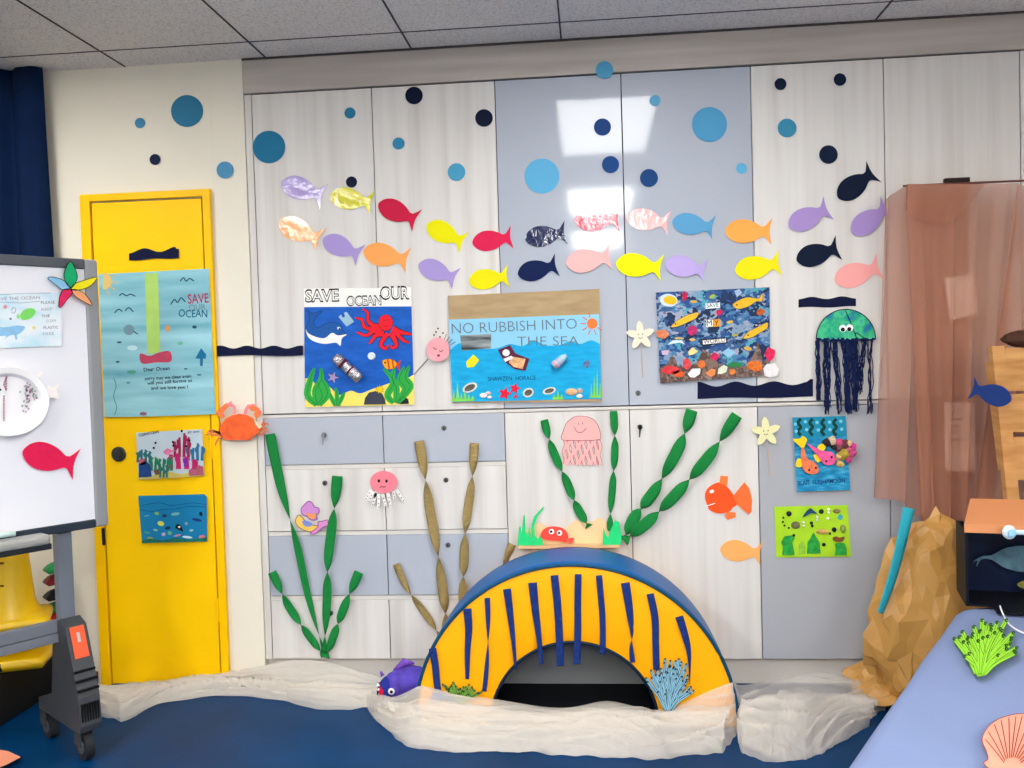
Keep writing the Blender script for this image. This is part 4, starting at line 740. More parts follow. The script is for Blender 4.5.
# ================================================================ WHITE SHEER CLOTH ON THE FLOOR
TUL = sheer_mat('white_tulle', 'FBF4EA', .42, trl=.25)
def bezl(L, t):
    q = t*(len(L)-1); a = min(int(q), len(L)-2); r = q-a; r = r; return L[a].lerp(L[a+1], r)
def sheer(name, front, back, M, bulge, folds, seed, nu=150, nv=40, z0=.004, **k):
    Fp = [Vector(p) for p in cat_rom([tuple(p) for p in front], 6, False)]; Bp = [Vector(p) for p in cat_rom([tuple(p) for p in back], 6, False)]
    def fn(u, v):
        p = bezl(Fp, u).lerp(bezl(Bp, u), v); L = (bezl(Bp, u)-bezl(Fp, u)).length
        e = math.sin(math.pi*min(1, v*1.02))**.6 if 0 < v < 1 else 0
        n1 = noise.noise(Vector((u*folds*.35+seed, v*1.2, seed))); n2 = noise.noise(Vector((u*folds*.5, v*2.0, seed+5)))
        w1 = v*13+5*noise.noise(Vector((u*folds*.30, v*.6, seed+9)))+3*u*math.sin(seed); n3 = (1-abs(math.sin(w1)))**1.6; n4 = 1-abs(math.sin(w1*2.3+u*9+4*n1))
        h = bulge*e*(.30+.6*n1+.85*n3+.45*n4)
        p = p+Vector((.02*n2, (1-v)**2*(.030*noise.noise(Vector((u*folds*.8, seed, 1)))+.014*noise.noise(Vector((u*folds*2.2, seed, 4)))), 0)); p.z = max(z0, p.z+h+z0); return p
    return grid(name, fn, nu, nv, M, **k)
def gl(*c, z=.0): return [ground(c[i], c[i+1], z) for i in range(0, len(c), 2)]
LG = 'sheer white cloth lengths swirled along the floor'
cl_ = sheer('sheer_cloth', gl(96,690, 112,718, 165,704, 240,697, 300,706, 345,711, 378,708, 396,704), [at(88, 684, -.10), at(110, 686, -.05), at(165, 682, -.03), at(235, 677, -.03), at(275, 664, -.03), at(320, 662, -.02), at(368, 675, -.02), at(392, 694, -.08)], TUL, .035, 9, 3, label='white sheer cloth lying along the wall under the yellow door and drawers', cat='cloth')
sheer('front_fold', gl(92,708, 122,722, 165,703, 230,695, 300,703, 360,708, 395,702), gl(88,694, 115,695, 160,690, 230,688, 300,690, 360,692, 400,694, z=.03), TUL, .045, 12, 11, parent=cl_)
cl_ = sheer('sheer_cloth', gl(364,703, 388,733, 430,752, 500,753, 570,756, 640,760, 690,757, 728,748, 738,730), [AS(374, 703, -.10), AS(398, 697, -.02), AS(418, 687, .0), AS(445, 692, .012), AS(500, 701, .012), AS(560, 709, .02), AS(610, 702, .012), AS(655, 711, .01), AS(695, 699, .012), AS(733, 683, .012)], TUL, .032, 16, 21, nu=220, label='white sheer cloth heaped across the foot of the arch', cat='cloth')
sheer('front_fold', gl(372,716, 410,744, 470,752, 540,754, 610,757, 670,756, 722,750), [AS(392, 712, .05), AS(430, 708, .05), AS(500, 712, .05), AS(560, 716, .05), AS(610, 712, .05), AS(670, 716, .05), AS(728, 712, .05)], TUL, .045, 14, 33, nu=220, parent=cl_)
cl_ = sheer('sheer_cloth', gl(735,728, 738,752, 762,760, 795,763, 822,752, 856,736, 872,718, 885,712), [at(733, 684, -.25), at(745, 686, -.12), at(775, 680, -.06), at(800, 676, -.05), at(825, 674, -.05), at(850, 680, -.06), at(875, 690, -.08), at(900, 698, -.10)], TUL, .04, 10, 41, label='white sheer cloth bunched on the floor between the arch and the brown paper', cat='cloth')
sheer('front_fold', gl(738,744, 770,758, 800,762, 830,748, 866,728), gl(740,705, 775,700, 810,694, 845,698, 880,706, z=.06), TUL, .05, 9, 55, parent=cl_)
# ================================================================ PURPLE SHARK TOY
c = ground(399, 704, 0); c.y = min(c.y, -.20)
sx = at(400, 685, c.y).x; SHP = Vector((sx, c.y, 0))
sh = thing('shark_toy', 'purple and blue plush shark with a red mouth beside the left foot of the arch', 'toy', tuple(SHP))
Mr = Matrix.Rotation(math.radians(-22), 4, 'Y')
mb = MB().ball(SHP+Vector((.02, 0, .085)), (.095, .055, .062), Mr)
for v in mb.v: v += Vector((0, 0, .008*noise.noise(v*30)))
bd = mb.build('body', mat('5A48B0', rough=.9, var=.35, vscale=22, bump=.3, bscale=90), sh, smooth=True)
MB().ball(SHP+Vector((-.052, -.010, .062)), (.034, .046, .056), Matrix.Rotation(math.radians(20), 4, 'Y')).build('snout', mat('26308A', rough=.9), sh, smooth=True)
mo = MB().tube([SHP+Vector((-.072, -.040, .100)), SHP+Vector((-.062, -.053, .07)), SHP+Vector((-.060, -.053, .035)), SHP+Vector((-.055, -.045, .012))], [.004, .010, .010, .004], 8).build('mouth', mat('C81430', rough=.8), sh, smooth=True)
tt = MB()
for k in range(5): q = SHP+Vector((-.076+.003*k, -.050, .095-.018*k)); tt.tube([q, q+Vector((.010, -.006, -.003))], [.006, .001], 6)
tt.build('teeth', WHT, sh); 
ey = MB().ball(SHP+Vector((-.022, -.054, .070)), (.013, .006, .013)).build('eye', WHT, sh, smooth=True); MB().ball(SHP+Vector((-.021, -.060, .071)), (.006, .003, .006)).build('pupil', BLK, ey, smooth=True)
MB().tube([SHP+Vector((-.02, 0, .13)), SHP+Vector((.02, 0, .165)), SHP+Vector((.06, .0, .16))], [.008, .016, .004], 8).build('fin', mat('7A50B8', rough=.9), sh, smooth=True)
MB().tube([SHP+Vector((-.065, -.01, .115)), SHP+Vector((-.072, -.01, .132))], [.008, .004], 8).build('nostril_tuft', mat('7A50B8', rough=.9), sh, smooth=True)
cut('green_paper_scrap', [(711, 748), (715, 746), (720, 749), (716, 752), (712, 751)], mat('2E8A4A'), 0, S=lambda x, y, o: ground(x, y, .004+o), t=.001, label='tiny green paper scrap on the blue floor in front of the cloth', cat='paper scrap')
cut('orange_foam_piece', [(-14, 748), (8, 751), (21, 757), (6, 765), (-14, 772)], mat('F09A7A', rough=.7), .02, S=lambda x, y, o: ground(x, y, .004+o), t=.02, label='flat orange foam piece on the floor at the lower left corner', cat='foam piece')
# ================================================================ WHITEBOARD
an = math.radians(36); bu = Vector((math.sin(an), math.cos(an), 0)); bn = Vector((math.cos(an), -math.sin(an), 0))
E0 = CAM+ray(103, 400)*3.2; E0.z = 0
def WB(px, py, off=0.0): return hit(px, py, E0+bn*off, bn)
MWB = Matrix(((bu.x, -bn.x, 0, E0.x), (bu.y, -bn.y, 0, E0.y), (0, 0, 1, 0), (0, 0, 0, 1)))   # x along board, y into board, z up
def wz(px, py): return WB(px, py).z
def ws(px, py): return (WB(px, py)-E0).dot(bu)
z1, z0 = wz(98, 260), wz(104, 526); wbr = thing('whiteboard', 'mobile whiteboard on a grey wheeled stand with papers stuck on it', 'whiteboard', tuple(E0+bu*-.45))
GF = mat('8A8C90', rough=.4, spec=.5); DGF = mat('55585E', rough=.45)
MB().box((-1.2, .004, z0+.02), (-.02, .022, z1-.02), MWB).build('panel', mat('E9E9F0', rough=.22, spec=.5), wbr)
MB().box((-.045, -.006, z0), (0, .03, z1), MWB, bev=.008).build('frame', GF, wbr)['label'] = 'grey right frame'
MB().box((-1.2, -.004, z1-.035), (-.045, .026, z1), MWB, bev=.004).build('frame', DGF, wbr)
MB().box((-1.2, -.004, z0), (-.045, .026, z0+.03), MWB, bev=.004).build('frame', mat('2A3440', rough=.4), wbr)
st = (WB(51, 533, .07)-E0).dot(bu); tz = WB(50, 546, .07).z
MB().box((-1.0, -.075, tz+.006), (st, -.004, tz+.040), MWB, bev=.012).build('pen_tray', mat('9C9C98', rough=.4), wbr)
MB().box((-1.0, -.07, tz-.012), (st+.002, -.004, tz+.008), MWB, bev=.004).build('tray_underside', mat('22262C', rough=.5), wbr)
px_ = (WB(65, 600, -.04)-E0).dot(bu); pf = px_-.022
MB().box((px_-.026, .02, .20), (px_+.026, .06, z0+.2), MWB, bev=.004).build('post', mat('6C727E', rough=.35, spec=.5), wbr)
cz_ = wz(55, 632)
MB().box((-1.2, .025, cz_-.012), (px_, .055, cz_+.03), MWB, bev=.003).box((-1.2, .02, cz_-.045), (px_, .06, cz_-.014), MWB, bev=.003).build('crossbar', mat('70747E', rough=.4), wbr)
# foot: a profile in the board's depth direction
FP = [(.06, .45), (.01, .47), (-.04, .45), (-.085, .33), (-.12, .22), (-.13, .125), (-.12, .10), (-.05, .10), (.22, .11), (.22, .15), (.10, .19)]
def foot(sx, name='foot'):
    v = []; 
    for s_ in (sx-.036, sx+.036): v += [MWB @ Vector((s_, y, z_)) for y, z_ in FP]
    n = len(FP); f = [tuple(range(n)), tuple(range(2*n-1, n-1, -1))]+[(i, n+i, n+(i+1) % n, (i+1) % n) for i in range(n)]
    return mk(name, v, f, mat('3E4045', rough=.35, spec=.5), wbr, fix=True)
ft = foot(pf+.022)
for k in range(7): MB().box((pf-.006+.009*k-.002, -.132, .14), (pf-.006+.009*k+.002, -.115, .20), MWB).build('rib', BLACKP, ft)
for k in range(3): MB().box((pf-.014, -.098-.012*k, .30-.03*k), (pf+.058, -.090-.012*k, .308-.03*k), MWB).build('ridge', BLACKP, ft)
q = [MWB @ Vector((pf+.022+a, b_, c_)) for a, b_, c_ in ((-.024, -.042, .447), (.024, -.042, .447), (.024, -.080, .345), (-.024, -.080, .345))]
n_ = (q[1]-q[0]).cross(q[2]-q[0]).normalized(); n_ = n_ if n_.dot(CAM-q[0]) > 0 else -n_
stk = mk('sticker', [x+n_*.003 for x in q], [(0, 1, 2, 3)], mat('F0603C', rough=.5), ft, solid=.001, label='orange sticker'); mk('sticker_mark', [q[0].lerp(q[1], .4).lerp(q[3].lerp(q[2], .4), .2)+n_*.0045, q[0].lerp(q[1], .6).lerp(q[3].lerp(q[2], .6), .2)+n_*.0045, q[0].lerp(q[1], .6).lerp(q[3].lerp(q[2], .6), .5)+n_*.0045, q[0].lerp(q[1], .4).lerp(q[3].lerp(q[2], .4), .5)+n_*.0045], [(0, 1, 2, 3)], mat('B8BCC0'), stk, solid=.0008)
for y in (-.10, .19):
    cs = MB().tube([MWB @ Vector((pf+.012-.014, y, .046)), MWB @ Vector((pf+.012+.014, y, .046))], .045, 24).build('caster', mat('26282C', rough=.5), wbr, smooth=False)
    MB().tube([MWB @ Vector((pf-.006, y, .046)), MWB @ Vector((pf+.03, y, .046))], .022, 16).build('wheel_hub', mat('4A4E54'), cs); MB().box((pf-.012, y-.012, .05), (pf-.007, y+.03, .108), MWB).box((pf+.031, y-.012, .05), (pf+.036, y+.03, .108), MWB).build('fork', mat('3A3C40'), cs)
MB().tube([WB(103, 528, -.03), WB(104, 545, -.03)], .006).build('clamp', BLACKP, wbr)
# marker on the tray
p0, p1 = WB(-16, 537.5, .055), WB(15, 533.5, .055)
mk_ = MB().tube([p0, p1], .0085, 12).build('marker_pen', mat('CFE8E0', rough=.35), label='pale green marker pen lying on the grey whiteboard tray', cat='marker', smooth=True)
# card, plate fish, red fish, five-colour star on the board
z = Z(0, 285, 11.815)
cd_ = cut('ocean_card', z(-160,112, 0,100, 380,88, 690,92, 715,105, 730,718, 0,745, -160,752), ramp_mat('pale_watercolour', (1, 1, 2), [(.35, 'BFE0EE'), (.5, 'DDEAF2'), (.65, 'E8EEF4')], .6, nscale=9), .003, S=WB, label='pale blue handmade card with a turtle and whale on the whiteboard', cat='card')
PG = mat('7A8694'); 
text('SAVE THE OCEAN', *z(-60,185)[0], *z(470,165)[0], 3.2, mat('A090A0'), cd_, .0036, S=WB)
for s, x0, x1, y, c in (('PLEASE', 485, 650, 225, '6A7A80'), ('KEEP', 490, 620, 305, '8A9A98'), ('THE', 490, 590, 385, '4A7A70'), ('OCEAN', 545, 660, 442, '9AA8B0'), ('PLASTIC', 515, 690, 520, '70707C'), ('FREE', 510, 640, 595, '8CB0B0')): text(s, *z(x0, y)[0], *z(x1, y-6)[0], 2.8, mat(c), cd_, .0036, S=WB)
stroke('ruled_line', [z(-60,200, 250,212, 480,192), z(-60,118, 300,98, 600,96)], .4, PG, .0036, cd_, S=WB, lists=True)
tu = cut('drawn_turtle', cat_rom(z(240,350, 290,290, 370,272, 420,300, 410,350, 350,400, 260,412)), mat('7FDA6A'), .0038, cd_, S=WB); cut('turtle_head', ell(*z(215,370)[0], 1.8, 2.4), mat('9AE08A'), .0038, tu, S=WB)
cut('drawn_whale', cat_rom(z(-60,500, 60,500, 200,480, 295,495, 250,560, 200,590, 205,640, 180,640, 165,590, 90,610, 40,650, 70,600, -60,600)), mat('8CC0E4', var=.1, vscale=40), .0038, cd_, S=WB)
cut('drawn_flower', star(*z(62,258)[0], 2.6, 1.6, 6), mat('E89AA0'), .0038, cd_, S=WB); cut('drawn_star', star(*z(400,505)[0], 2.6, 1.4, 5), mat('E6E08A'), .0038, cd_, S=WB)
stroke('drawn_squiggle', cat_rom(z(140,310, 150,270, 185,280, 175,325, 145,330), 4), .5, PG, .0038, cd_, S=WB); cut('drawn_dot', ell(*z(125,400)[0], 1.2), mat('7A7A98'), .0038, cd_, S=WB)
z = Z(0, 350, 5.482)
pc = thing('paper_plate_fish', 'white paper plate fish with glued bead patterns on the whiteboard', 'plate craft', WB(10, 402, .01))
PW = mat('F3F1F2', rough=.6)
cx_, cy_ = z(72, 272)[0]
cx_, cy_ = 9, 401.5
def ring(r1, o1, r2, o2, n=48):
    v = []; f = []
    for k in range(n):
        a = 2*math.pi*k/n; v += [WB(cx_+r1*math.cos(a), cy_-r1*.86*math.sin(a), o1), WB(cx_+r2*math.cos(a), cy_-r2*.86*math.sin(a), o2)]
    for k in range(n): a = 2*k; b_ = (2*k+2) % (2*n); f.append((a, a+1, b_+1, b_))
    return v, f
mb = MB(); mb.add(*ring(40, .030, 33, .026)); mb.add(*ring(33, .026, 29, .008)); mb.add([WB(x, y, .008) for x, y in ell(cx_, cy_, 29, 29*.86, n=48)], [tuple(range(48))]); mb.add(*ring(40, .030, 40.3, .026))
mb.build('plate', PW, pc, solid=.001)
cut('tail', cat_rom(z(262,195, 290,205, 325,185, 312,215, 325,265, 290,262, 262,260)), mat('F4EDEC'), .024, pc, S=WB); cut('bottom_fin', z(55,448, 108,440, 85,468), PW, .024, pc, S=WB); cut('top_fin', z(120,115, 190,135, 240,120, 200,165), mat('F4EDEC'), .023, pc, S=WB)
rr = random.Random(2)
for nm, pts_, cols in (('bead_line', [(30+8*math.sin(k), 125+k*13) for k in range(8)]+[(22, 255+k*13) for k in range(11)]+[(34, 130+k*14) for k in range(7)], ('A83A78', '7A3A6A')), ('bead_patch', [(150+rr.gauss(0, 16)+k*1.2, 200+rr.gauss(0, 10)+k*2) for k in range(36)]+[(130+rr.uniform(-12, 35), 285+rr.uniform(-20, 60)) for k in range(12)], ('3A7A5A', '6A2A6A', '1E4A4A', 'B86AA0'))):
    for ci, c in enumerate(cols):
        L = [ell(*z(*p)[0], .75, .8, n=6) for i, p in enumerate(pts_) if i % len(cols) == ci]
        stroke(nm, L, .55, mat(c, rough=.4), .0115, pc, S=WB, lists=True, t=.002)
cut('eye', ell(*z(2, 218)[0], 1.1), BLK, .0115, pc, S=WB)
P = fish_pts(22.5, 451.5, 76.5, 464.5, 1.0)
cut('paper_fish', P, mat('E01C50', rough=.6, var=.05, vscale=40), .003, S=WB, label='crimson paper fish stuck low on the whiteboard', cat='paper fish')
sf = thing('five_colour_starfish', 'paper starfish with green, yellow, orange, pink and blue arms on the whiteboard corner', 'starfish', WB(70, 287, .01))
z = Z(0, 260, 7.682)
for nm, P, c in (('green_arm', (540,215, 500,160, 495,90, 540,12, 578,70, 595,135, 570,190), '14A86A'), ('yellow_arm', (548,222, 570,185, 640,158, 745,132, 700,195, 640,222, 580,232), 'F0E21C'), ('orange_arm', (548,225, 615,235, 665,275, 708,348, 640,318, 580,280, 555,245), 'F4A672'), ('pink_arm', (545,225, 555,255, 520,300, 460,368, 455,300, 478,235, 510,222), 'E0285E'), ('blue_arm', (540,220, 480,228, 430,190, 368,142, 400,130, 480,152, 525,190), '8CC4E4')):
    a_ = cut(nm, cat_rom(z(*P), 4), mat(c, rough=.6, var=.05, vscale=40), .016, sf, S=WB, t=.002); stroke('ink_outline', cat_rom(z(*P), 4), .7, BLK, .0166, a_, S=WB, closed=True)
# ---------------- toys behind the whiteboard
YC = mat('E3B800', rough=.35, spec=.5)
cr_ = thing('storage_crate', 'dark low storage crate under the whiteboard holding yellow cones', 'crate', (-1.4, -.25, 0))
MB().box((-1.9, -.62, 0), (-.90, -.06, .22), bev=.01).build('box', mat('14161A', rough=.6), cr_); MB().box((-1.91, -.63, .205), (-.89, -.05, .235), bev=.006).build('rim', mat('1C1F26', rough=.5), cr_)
cpos = at(12, 600, -.30)
cn = thing('yellow_cone', 'large yellow plastic cone with square flange behind the whiteboard', 'cone', (cpos.x, -.30, .235))
kz = lambda py: at(12, py, -.30).z
cn_ = MB(); zz = [kz(625), kz(612), kz(600), kz(560), kz(535)]
cn_.lathe([(.125, zz[0]), (.105, zz[1]), (.085, zz[2]), (.072, zz[3]), (.066, zz[4]), (.060, zz[4])], 32, Matrix.Translation((cpos.x-.005, -.30, 0))).build('cone_body', YC, cn, smooth=True)
def flange(z_, s, rot, nm='flange', par=None, M=YC, x=cpos.x, y=-.30, th=.02, **k):
    A = Matrix.Translation((x, y, z_)) @ Matrix.Rotation(math.radians(rot), 4, 'Z')
    bm = bmesh.new(); bmesh.ops.create_grid(bm, x_segments=10, y_segments=10, size=s)
    for v in bm.verts:
        r = max(abs(v.co.x), abs(v.co.y))/s; v.co.z = -.03*r**2
        v.co.x *= 1-.05*abs(v.co.y/s)**2; v.co.y *= 1-.05*abs(v.co.x/s)**2
    bmesh.ops.transform(bm, matrix=A, verts=bm.verts); mb = MB().bm(bm); return mb.build(nm, M, par, smooth=True, solid=th, **k)
flange(kz(612), .135, 30, par=cn); flange(kz(626), .125, 12, par=cn)
for i in range(3):
    for a in (0,): 
        pz = kz(560+22*i); MB().box((cpos.x+.004, -.30-.078, pz), (cpos.x+.022, -.30-.066, pz+.008), bev=.002).build('slot', mat('6A5000'), cn)
flange(kz(650), .135, 20, 'stacking_cone', None, YC, th=.03, label='yellow cone base seen below the grey crossbar of the whiteboard', cat='cone')
for i, (py, c, lab) in enumerate(((563, '1E8A4A', 'green'), (575, '7A1A24', 'dark red'), (590, '16161C', 'black'), (603, '2A6A4A', 'dark green'), (611, 'B8241E', 'red'), (645, 'A8301E', 'rusty red'))):
    p = at(56, py, -.10); flange(p.z, .042, 45, 'stacking_cone', None, mat(c, rough=.45), p.x, -.10, .012, label=lab+' square cone base in the stack behind the whiteboard post', cat='cone', group='stack of coloured cone bases')
# ================================================================ RIGHT SIDE
# crumpled kraft paper
KR = mat('C08E48', rough=.42, spec=.5, var=.08, vscale=6)
def crumple(name, c, r, seed, lab, cat, M, cells=9, amp=.42, taper=0, sub=5, lean=0, base=True):
    bm = bmesh.new(); bmesh.ops.create_icosphere(bm, subdivisions=sub, radius=1); rq = random.Random(seed)
    for v in bm.verts: v.co += Vector([rq.uniform(-1, 1) for _ in range(3)])*amp*.24
    bmesh.ops.subdivide_edges(bm, edges=bm.edges[:], cuts=1, use_grid_fill=True)
    bmesh.ops.triangulate(bm, faces=bm.faces[:])
    for v in bm.verts: v.co += Vector([rq.uniform(-1, 1) for _ in range(3)])*amp*.085
    for v in bm.verts:
        t = min(1, max(0, (v.co.z+1)/2)); k = 1+.12*noise.noise(v.co*2+Vector((seed, 0, 0)))
        v.co = Vector((v.co.x*r[0]*k*(1-taper*t)+lean*t, v.co.y*r[1]*k*(1-taper*t), v.co.z*r[2]*k))+Vector(c)
        v.co.z = max(v.co.z, .002)
    mb = MB().bm(bm); return mb.build(name, M, label=lab, cat=cat)
k0 = at(925, 600, -.22)
crumple('crumpled_brown_paper', (k0.x+.01, -.20, .33), (.26, .15, .37), 3, 'large crumpled brown kraft paper mound in the corner under the pink drape', 'kraft paper', KR, sub=3, taper=.28, lean=.03)
kp = ground(905, 690, .03)
def flap(u, v):
    x = kp.x-.20+.42*u; y = kp.y+.10-.26*v; n = noise.noise(Vector((u*5, v*5, 2))); return Vector((x+.03*n, y, max(.006, .10*(1-v)*math.sin(math.pi*min(1, u*1.1+.1))+.05*abs(n)+.02+ .04*u)))
grid('torn_brown_paper', flap, 22, 16, KR, smooth=False, solid=.002, label='flat torn brown kraft paper flap at the foot of the crumpled mound', cat='kraft paper')
ribbon('teal_streamer', [(909, 508), (902, 540), (895, 568), (887, 594), (880, 613)], 12, .3, mat('2FA6B8', rough=.6, bump=.4, bscale=120), .30, .1, label='teal crepe streamer hanging down over the brown kraft paper', cat='streamer', taper=lambda t: 1-.35*t+.0)
# pink sheer drape
PK = sheer_mat('pink_tulle', 'C0846A', .58)
def drape(x0t, x1t, x0b, x1b, yt, ybl, Y, folds, seed, lab, amp=.014):
    def fn(u, v):
        xt = x0t+(x1t-x0t)*u; xb = x0b+(x1b-x0b)*u; pw_ = 1+3.6*v; py = yt(u)+(ybl(u)-yt(u))*v; px = xt+(xb-xt)*v+(pw_*math.sin(u*folds*6.28+seed+2.5*noise.noise(Vector((u*4, seed, v*.4)))+1.6) if 0 < u < 1 else 0)
        f = math.sin(u*folds*6.28+seed+2.5*noise.noise(Vector((u*4, seed, v*.4)))); g_ = .5+.5*math.sin(u*folds*15+seed*2+3*noise.noise(Vector((u*5, v*.6, seed))))
        return at(px, py, Y-amp*(.8*f+.2*g_)*(.35+.65*v))
    return grid('sheer_drape', fn, 160, 40, PK, label=lab, cat='drape', group=None)
drape(886, 968, 874, 968, lambda u: 199-15*min(1, u*4)+0*u, lambda u: 497+18*u+60*max(0, u-.25), -.10, 3.2, 1, 'dusty pink sheer drape, left length hanging in front of the grey cabinet')
drape(905, 1019, 925, 985, lambda u: 185-2*u, lambda u: 520+75*u, -.135, 4, 4, 'dusty pink sheer drape, middle length falling behind the orange lidded box', .014)
drape(1017, 1100, 962, 1100, lambda u: 184+14*u, lambda u: 600-40*u, -.172, 5, 7, 'dusty pink sheer drape, right length swept outward at the edge of the photo', .016)
drape(908, 985, 908, 965, lambda u: 184, lambda u: 210+14*math.sin(3.14*u), -.153, 1, 9, 'small gathered pink flap folded over the top of the drape', .004)
p = at(905, 180, -.13); q = at(1050, 176, -.13)
MB().box((at(943, 182).x, -.02, at(943, 184).z), (at(968, 182).x, 0, at(968, 178).z), bev=.002).build('dark_bracket', mat('2A1C18', rough=.6), label='thin dark bracket on the cabinet door above the top of the pink drape', cat='bracket')
MB().tube([Vector((at(903, 186, -.13).x, -.13, at(903, 186, -.13).z)), Vector((at(1060, 184, -.13).x, -.13, at(903, 186, -.13).z))], .004).build('drape_wire', mat('6A4038', rough=.5), label='thin wire carrying the top edge of the pink sheer drape', cat='wire')
cut('paper_note', [(944, 278), (973, 274), (979, 313), (950, 320)], mat('F2E6D6', rough=.7), .118, label='blank tilted paper note seen through the upper part of the pink drape', cat='paper note')
nt2 = cut('printed_sheet', [(944, 402), (975, 403), (975, 471), (945, 471)], mat('F2E0D2', rough=.7), .118, label='printed paper sheet seen through the lower part of the pink drape', cat='paper note')
stroke('printed_lines', [[(949, 412+7*k), (949+9+(k*5) % 7, 412+7*k)] for k in range(6)], 1.6, mat('8A6A60'), .1186, nt2, lists=True)
text('O', 948, 458, 953, 458, 6, mat('8A6A60'), nt2, .1186); text('2', 948, 468, 952, 468, 5.5, mat('8A6A60'), nt2, .1186)
# navy fish pinned on the drape and rack
YR = -.40
fx = lambda px, py, off=0.0: at(px, py, YR-.06-off)
cut('paper_fish', fish_pts(1011.5, 400, 971, 388, 1.0), mat('14306E', rough=.6), 0, S=fx, label='dark blue paper fish pinned over the pink drape beside the wooden rack', cat='paper fish', t=.001)
# slatted wooden rack
WD = ramp_mat('pine', (2, 2, 14), [(.3, 'B07A44'), (.7, 'CE9A60')], .5, nscale=3)
rk = thing('wooden_rack', 'pale wooden slatted rack standing behind the cloth covered table', 'rack', tuple(at(1010, 500, YR)))
a0, a1 = at(996, 346, YR), at(1012, 505, YR); dr = (a1-a0)/(a0.z-a1.z); a2 = a0+dr*(a0.z-.012)
def post(a, b_, w_, name, par):
    v = []; 
    for p in (a, b_):
        for dx, dy in ((-w_, -.016), (w_, -.016), (w_, .016), (-w_, .016)): v.append(p+Vector((dx, dy, 0)))
    return mk(name, v, [(0, 1, 2, 3), (7, 6, 5, 4), (0, 4, 5, 1), (1, 5, 6, 2), (2, 6, 7, 3), (3, 7, 4, 0)], WD, par, fix=True)
post(a0, a2, .020, 'post', rk); post(a0+Vector((.48, 0, 0)), a2+Vector((.48, 0, 0)), .020, 'post', rk)
for (y0, y1) in ((348, 391), (394, 432), (437, 480)):
    za, zb = at(1015, y0, YR).z, at(1015, y1, YR).z; xs_ = (a0+dr*(a0.z-(za+zb)/2)).x
    MB().box((xs_+.018, YR-.008, zb), (xs_+.46, YR+.010, za), bev=.002).build('slat', WD, rk)
s2 = at(990, 362, YR+.03); s3 = at(1003, 470, YR+.03); post(s2, s3, .010, 'brace', rk)
# dark bundle on the rack
tb = at(1022, 337, YR)
crumple('dark_cloth_bundle', (tb.x+.02, YR, tb.z-.005), (.085, .04, .032), 8, 'dark brown cloth bundle lying on top of the wooden rack', 'cloth', mat('4A3026', rough=.8), sub=2, amp=.2)
# table under a pale blue sheet
ZTB = .5
A0 = ground(965, 600, ZTB); B0 = ground(845, 768, ZTB); ev = (B0-A0).normalized(); rv = Vector((-ev.y, ev.x, 0)); rv = rv if rv.x > 0 else -rv
def rrect(s):   # loop around the table top at outward distance s (rounded corner at A0)
    L = []; W_, H_ = 1.5, 2.3; rad = .16
    for (cx_, cy_, a0_, ) in ((rad, rad, 180), (W_-rad, rad, 270), (W_-rad, H_-rad, 0), (rad, H_-rad, 90)):
        for k in range(13):
            a = math.radians(a0_+90*k/12); L.append((cx_+(rad+s)*math.cos(a), cy_+(rad+s)*math.sin(a)))
    o = []
    for i in range(len(L)):   # subdivide straight runs
        a, b_ = L[i], L[(i+1) % len(L)]; d = math.hypot(b_[0]-a[0], b_[1]-a[1]); n = 32 if (i % 13) == 12 else 1
        for k in range(n): o.append((a[0]+(b_[0]-a[0])*k/n, a[1]+(b_[1]-a[1])*k/n))
    return o
def tp3(p, z_): v = A0+rv*p[0]+ev*p[1]; return Vector((v.x, v.y, z_))
loops = []; 
for s, dz in ((-.5, 0), (-.4, 0), (-.3, 0), (-.2, 0), (-.12, 0), (-.06, 0), (-.03, 0), (-.01, -.004), (.004, -.018), (.012, -.05), (.022, -.10), (.034, -.17), (.048, -.26), (.062, -.36), (.075, -.46), (.085, -.492)):
    if s < 0:
        base = rrect(-.0); c_ = (.75, 1.15); q = 1+s/.75
        lp = [(c_[0]+(x-c_[0])*q, c_[1]+(y-c_[1])*q) for x, y in base]
    else: lp = rrect(s)
    loops.append((lp, s, dz))
v = []; f = []; NL = len(loops[0][0])
for lp, s, dz in loops:
    for i, p in enumerate(lp):
        t = i/NL*6.28; w_ = max(0, -dz)/.5; fo = .035*w_*math.sin(t*14+2*math.sin(t*3))
        cdx, cdy = p[0]-.75, p[1]-1.15; L_ = math.hypot(cdx, cdy); qq = (p[0]+cdx/L_*fo, p[1]+cdy/L_*fo)
        zz_ = ZTB+dz+.006*noise.noise(Vector((p[0]*4, p[1]*4, 1)))*(1-w_)+.004*(1-2*abs(noise.noise(Vector((p[0]*2.2+p[1]*1.2, p[1]*2.2, 5)))))*(1-w_)
        v.append(tp3(qq, zz_))
for j in range(len(loops)-1):
    for i in range(NL): a, b_ = j*NL+i, j*NL+(i+1) % NL; f.append((a, b_, b_+NL, a+NL))
v.append(tp3((.75, 1.15), ZTB)); f += [(i, (i+1) % NL, len(v)-1) for i in range(NL)]
mk('table_cloth', v, f, mat('7C8BB2', rough=.8, var=.03, vscale=5), smooth=True, fix=True, label='pale periwinkle blue sheet covering the low table at lower right', cat='tablecloth')
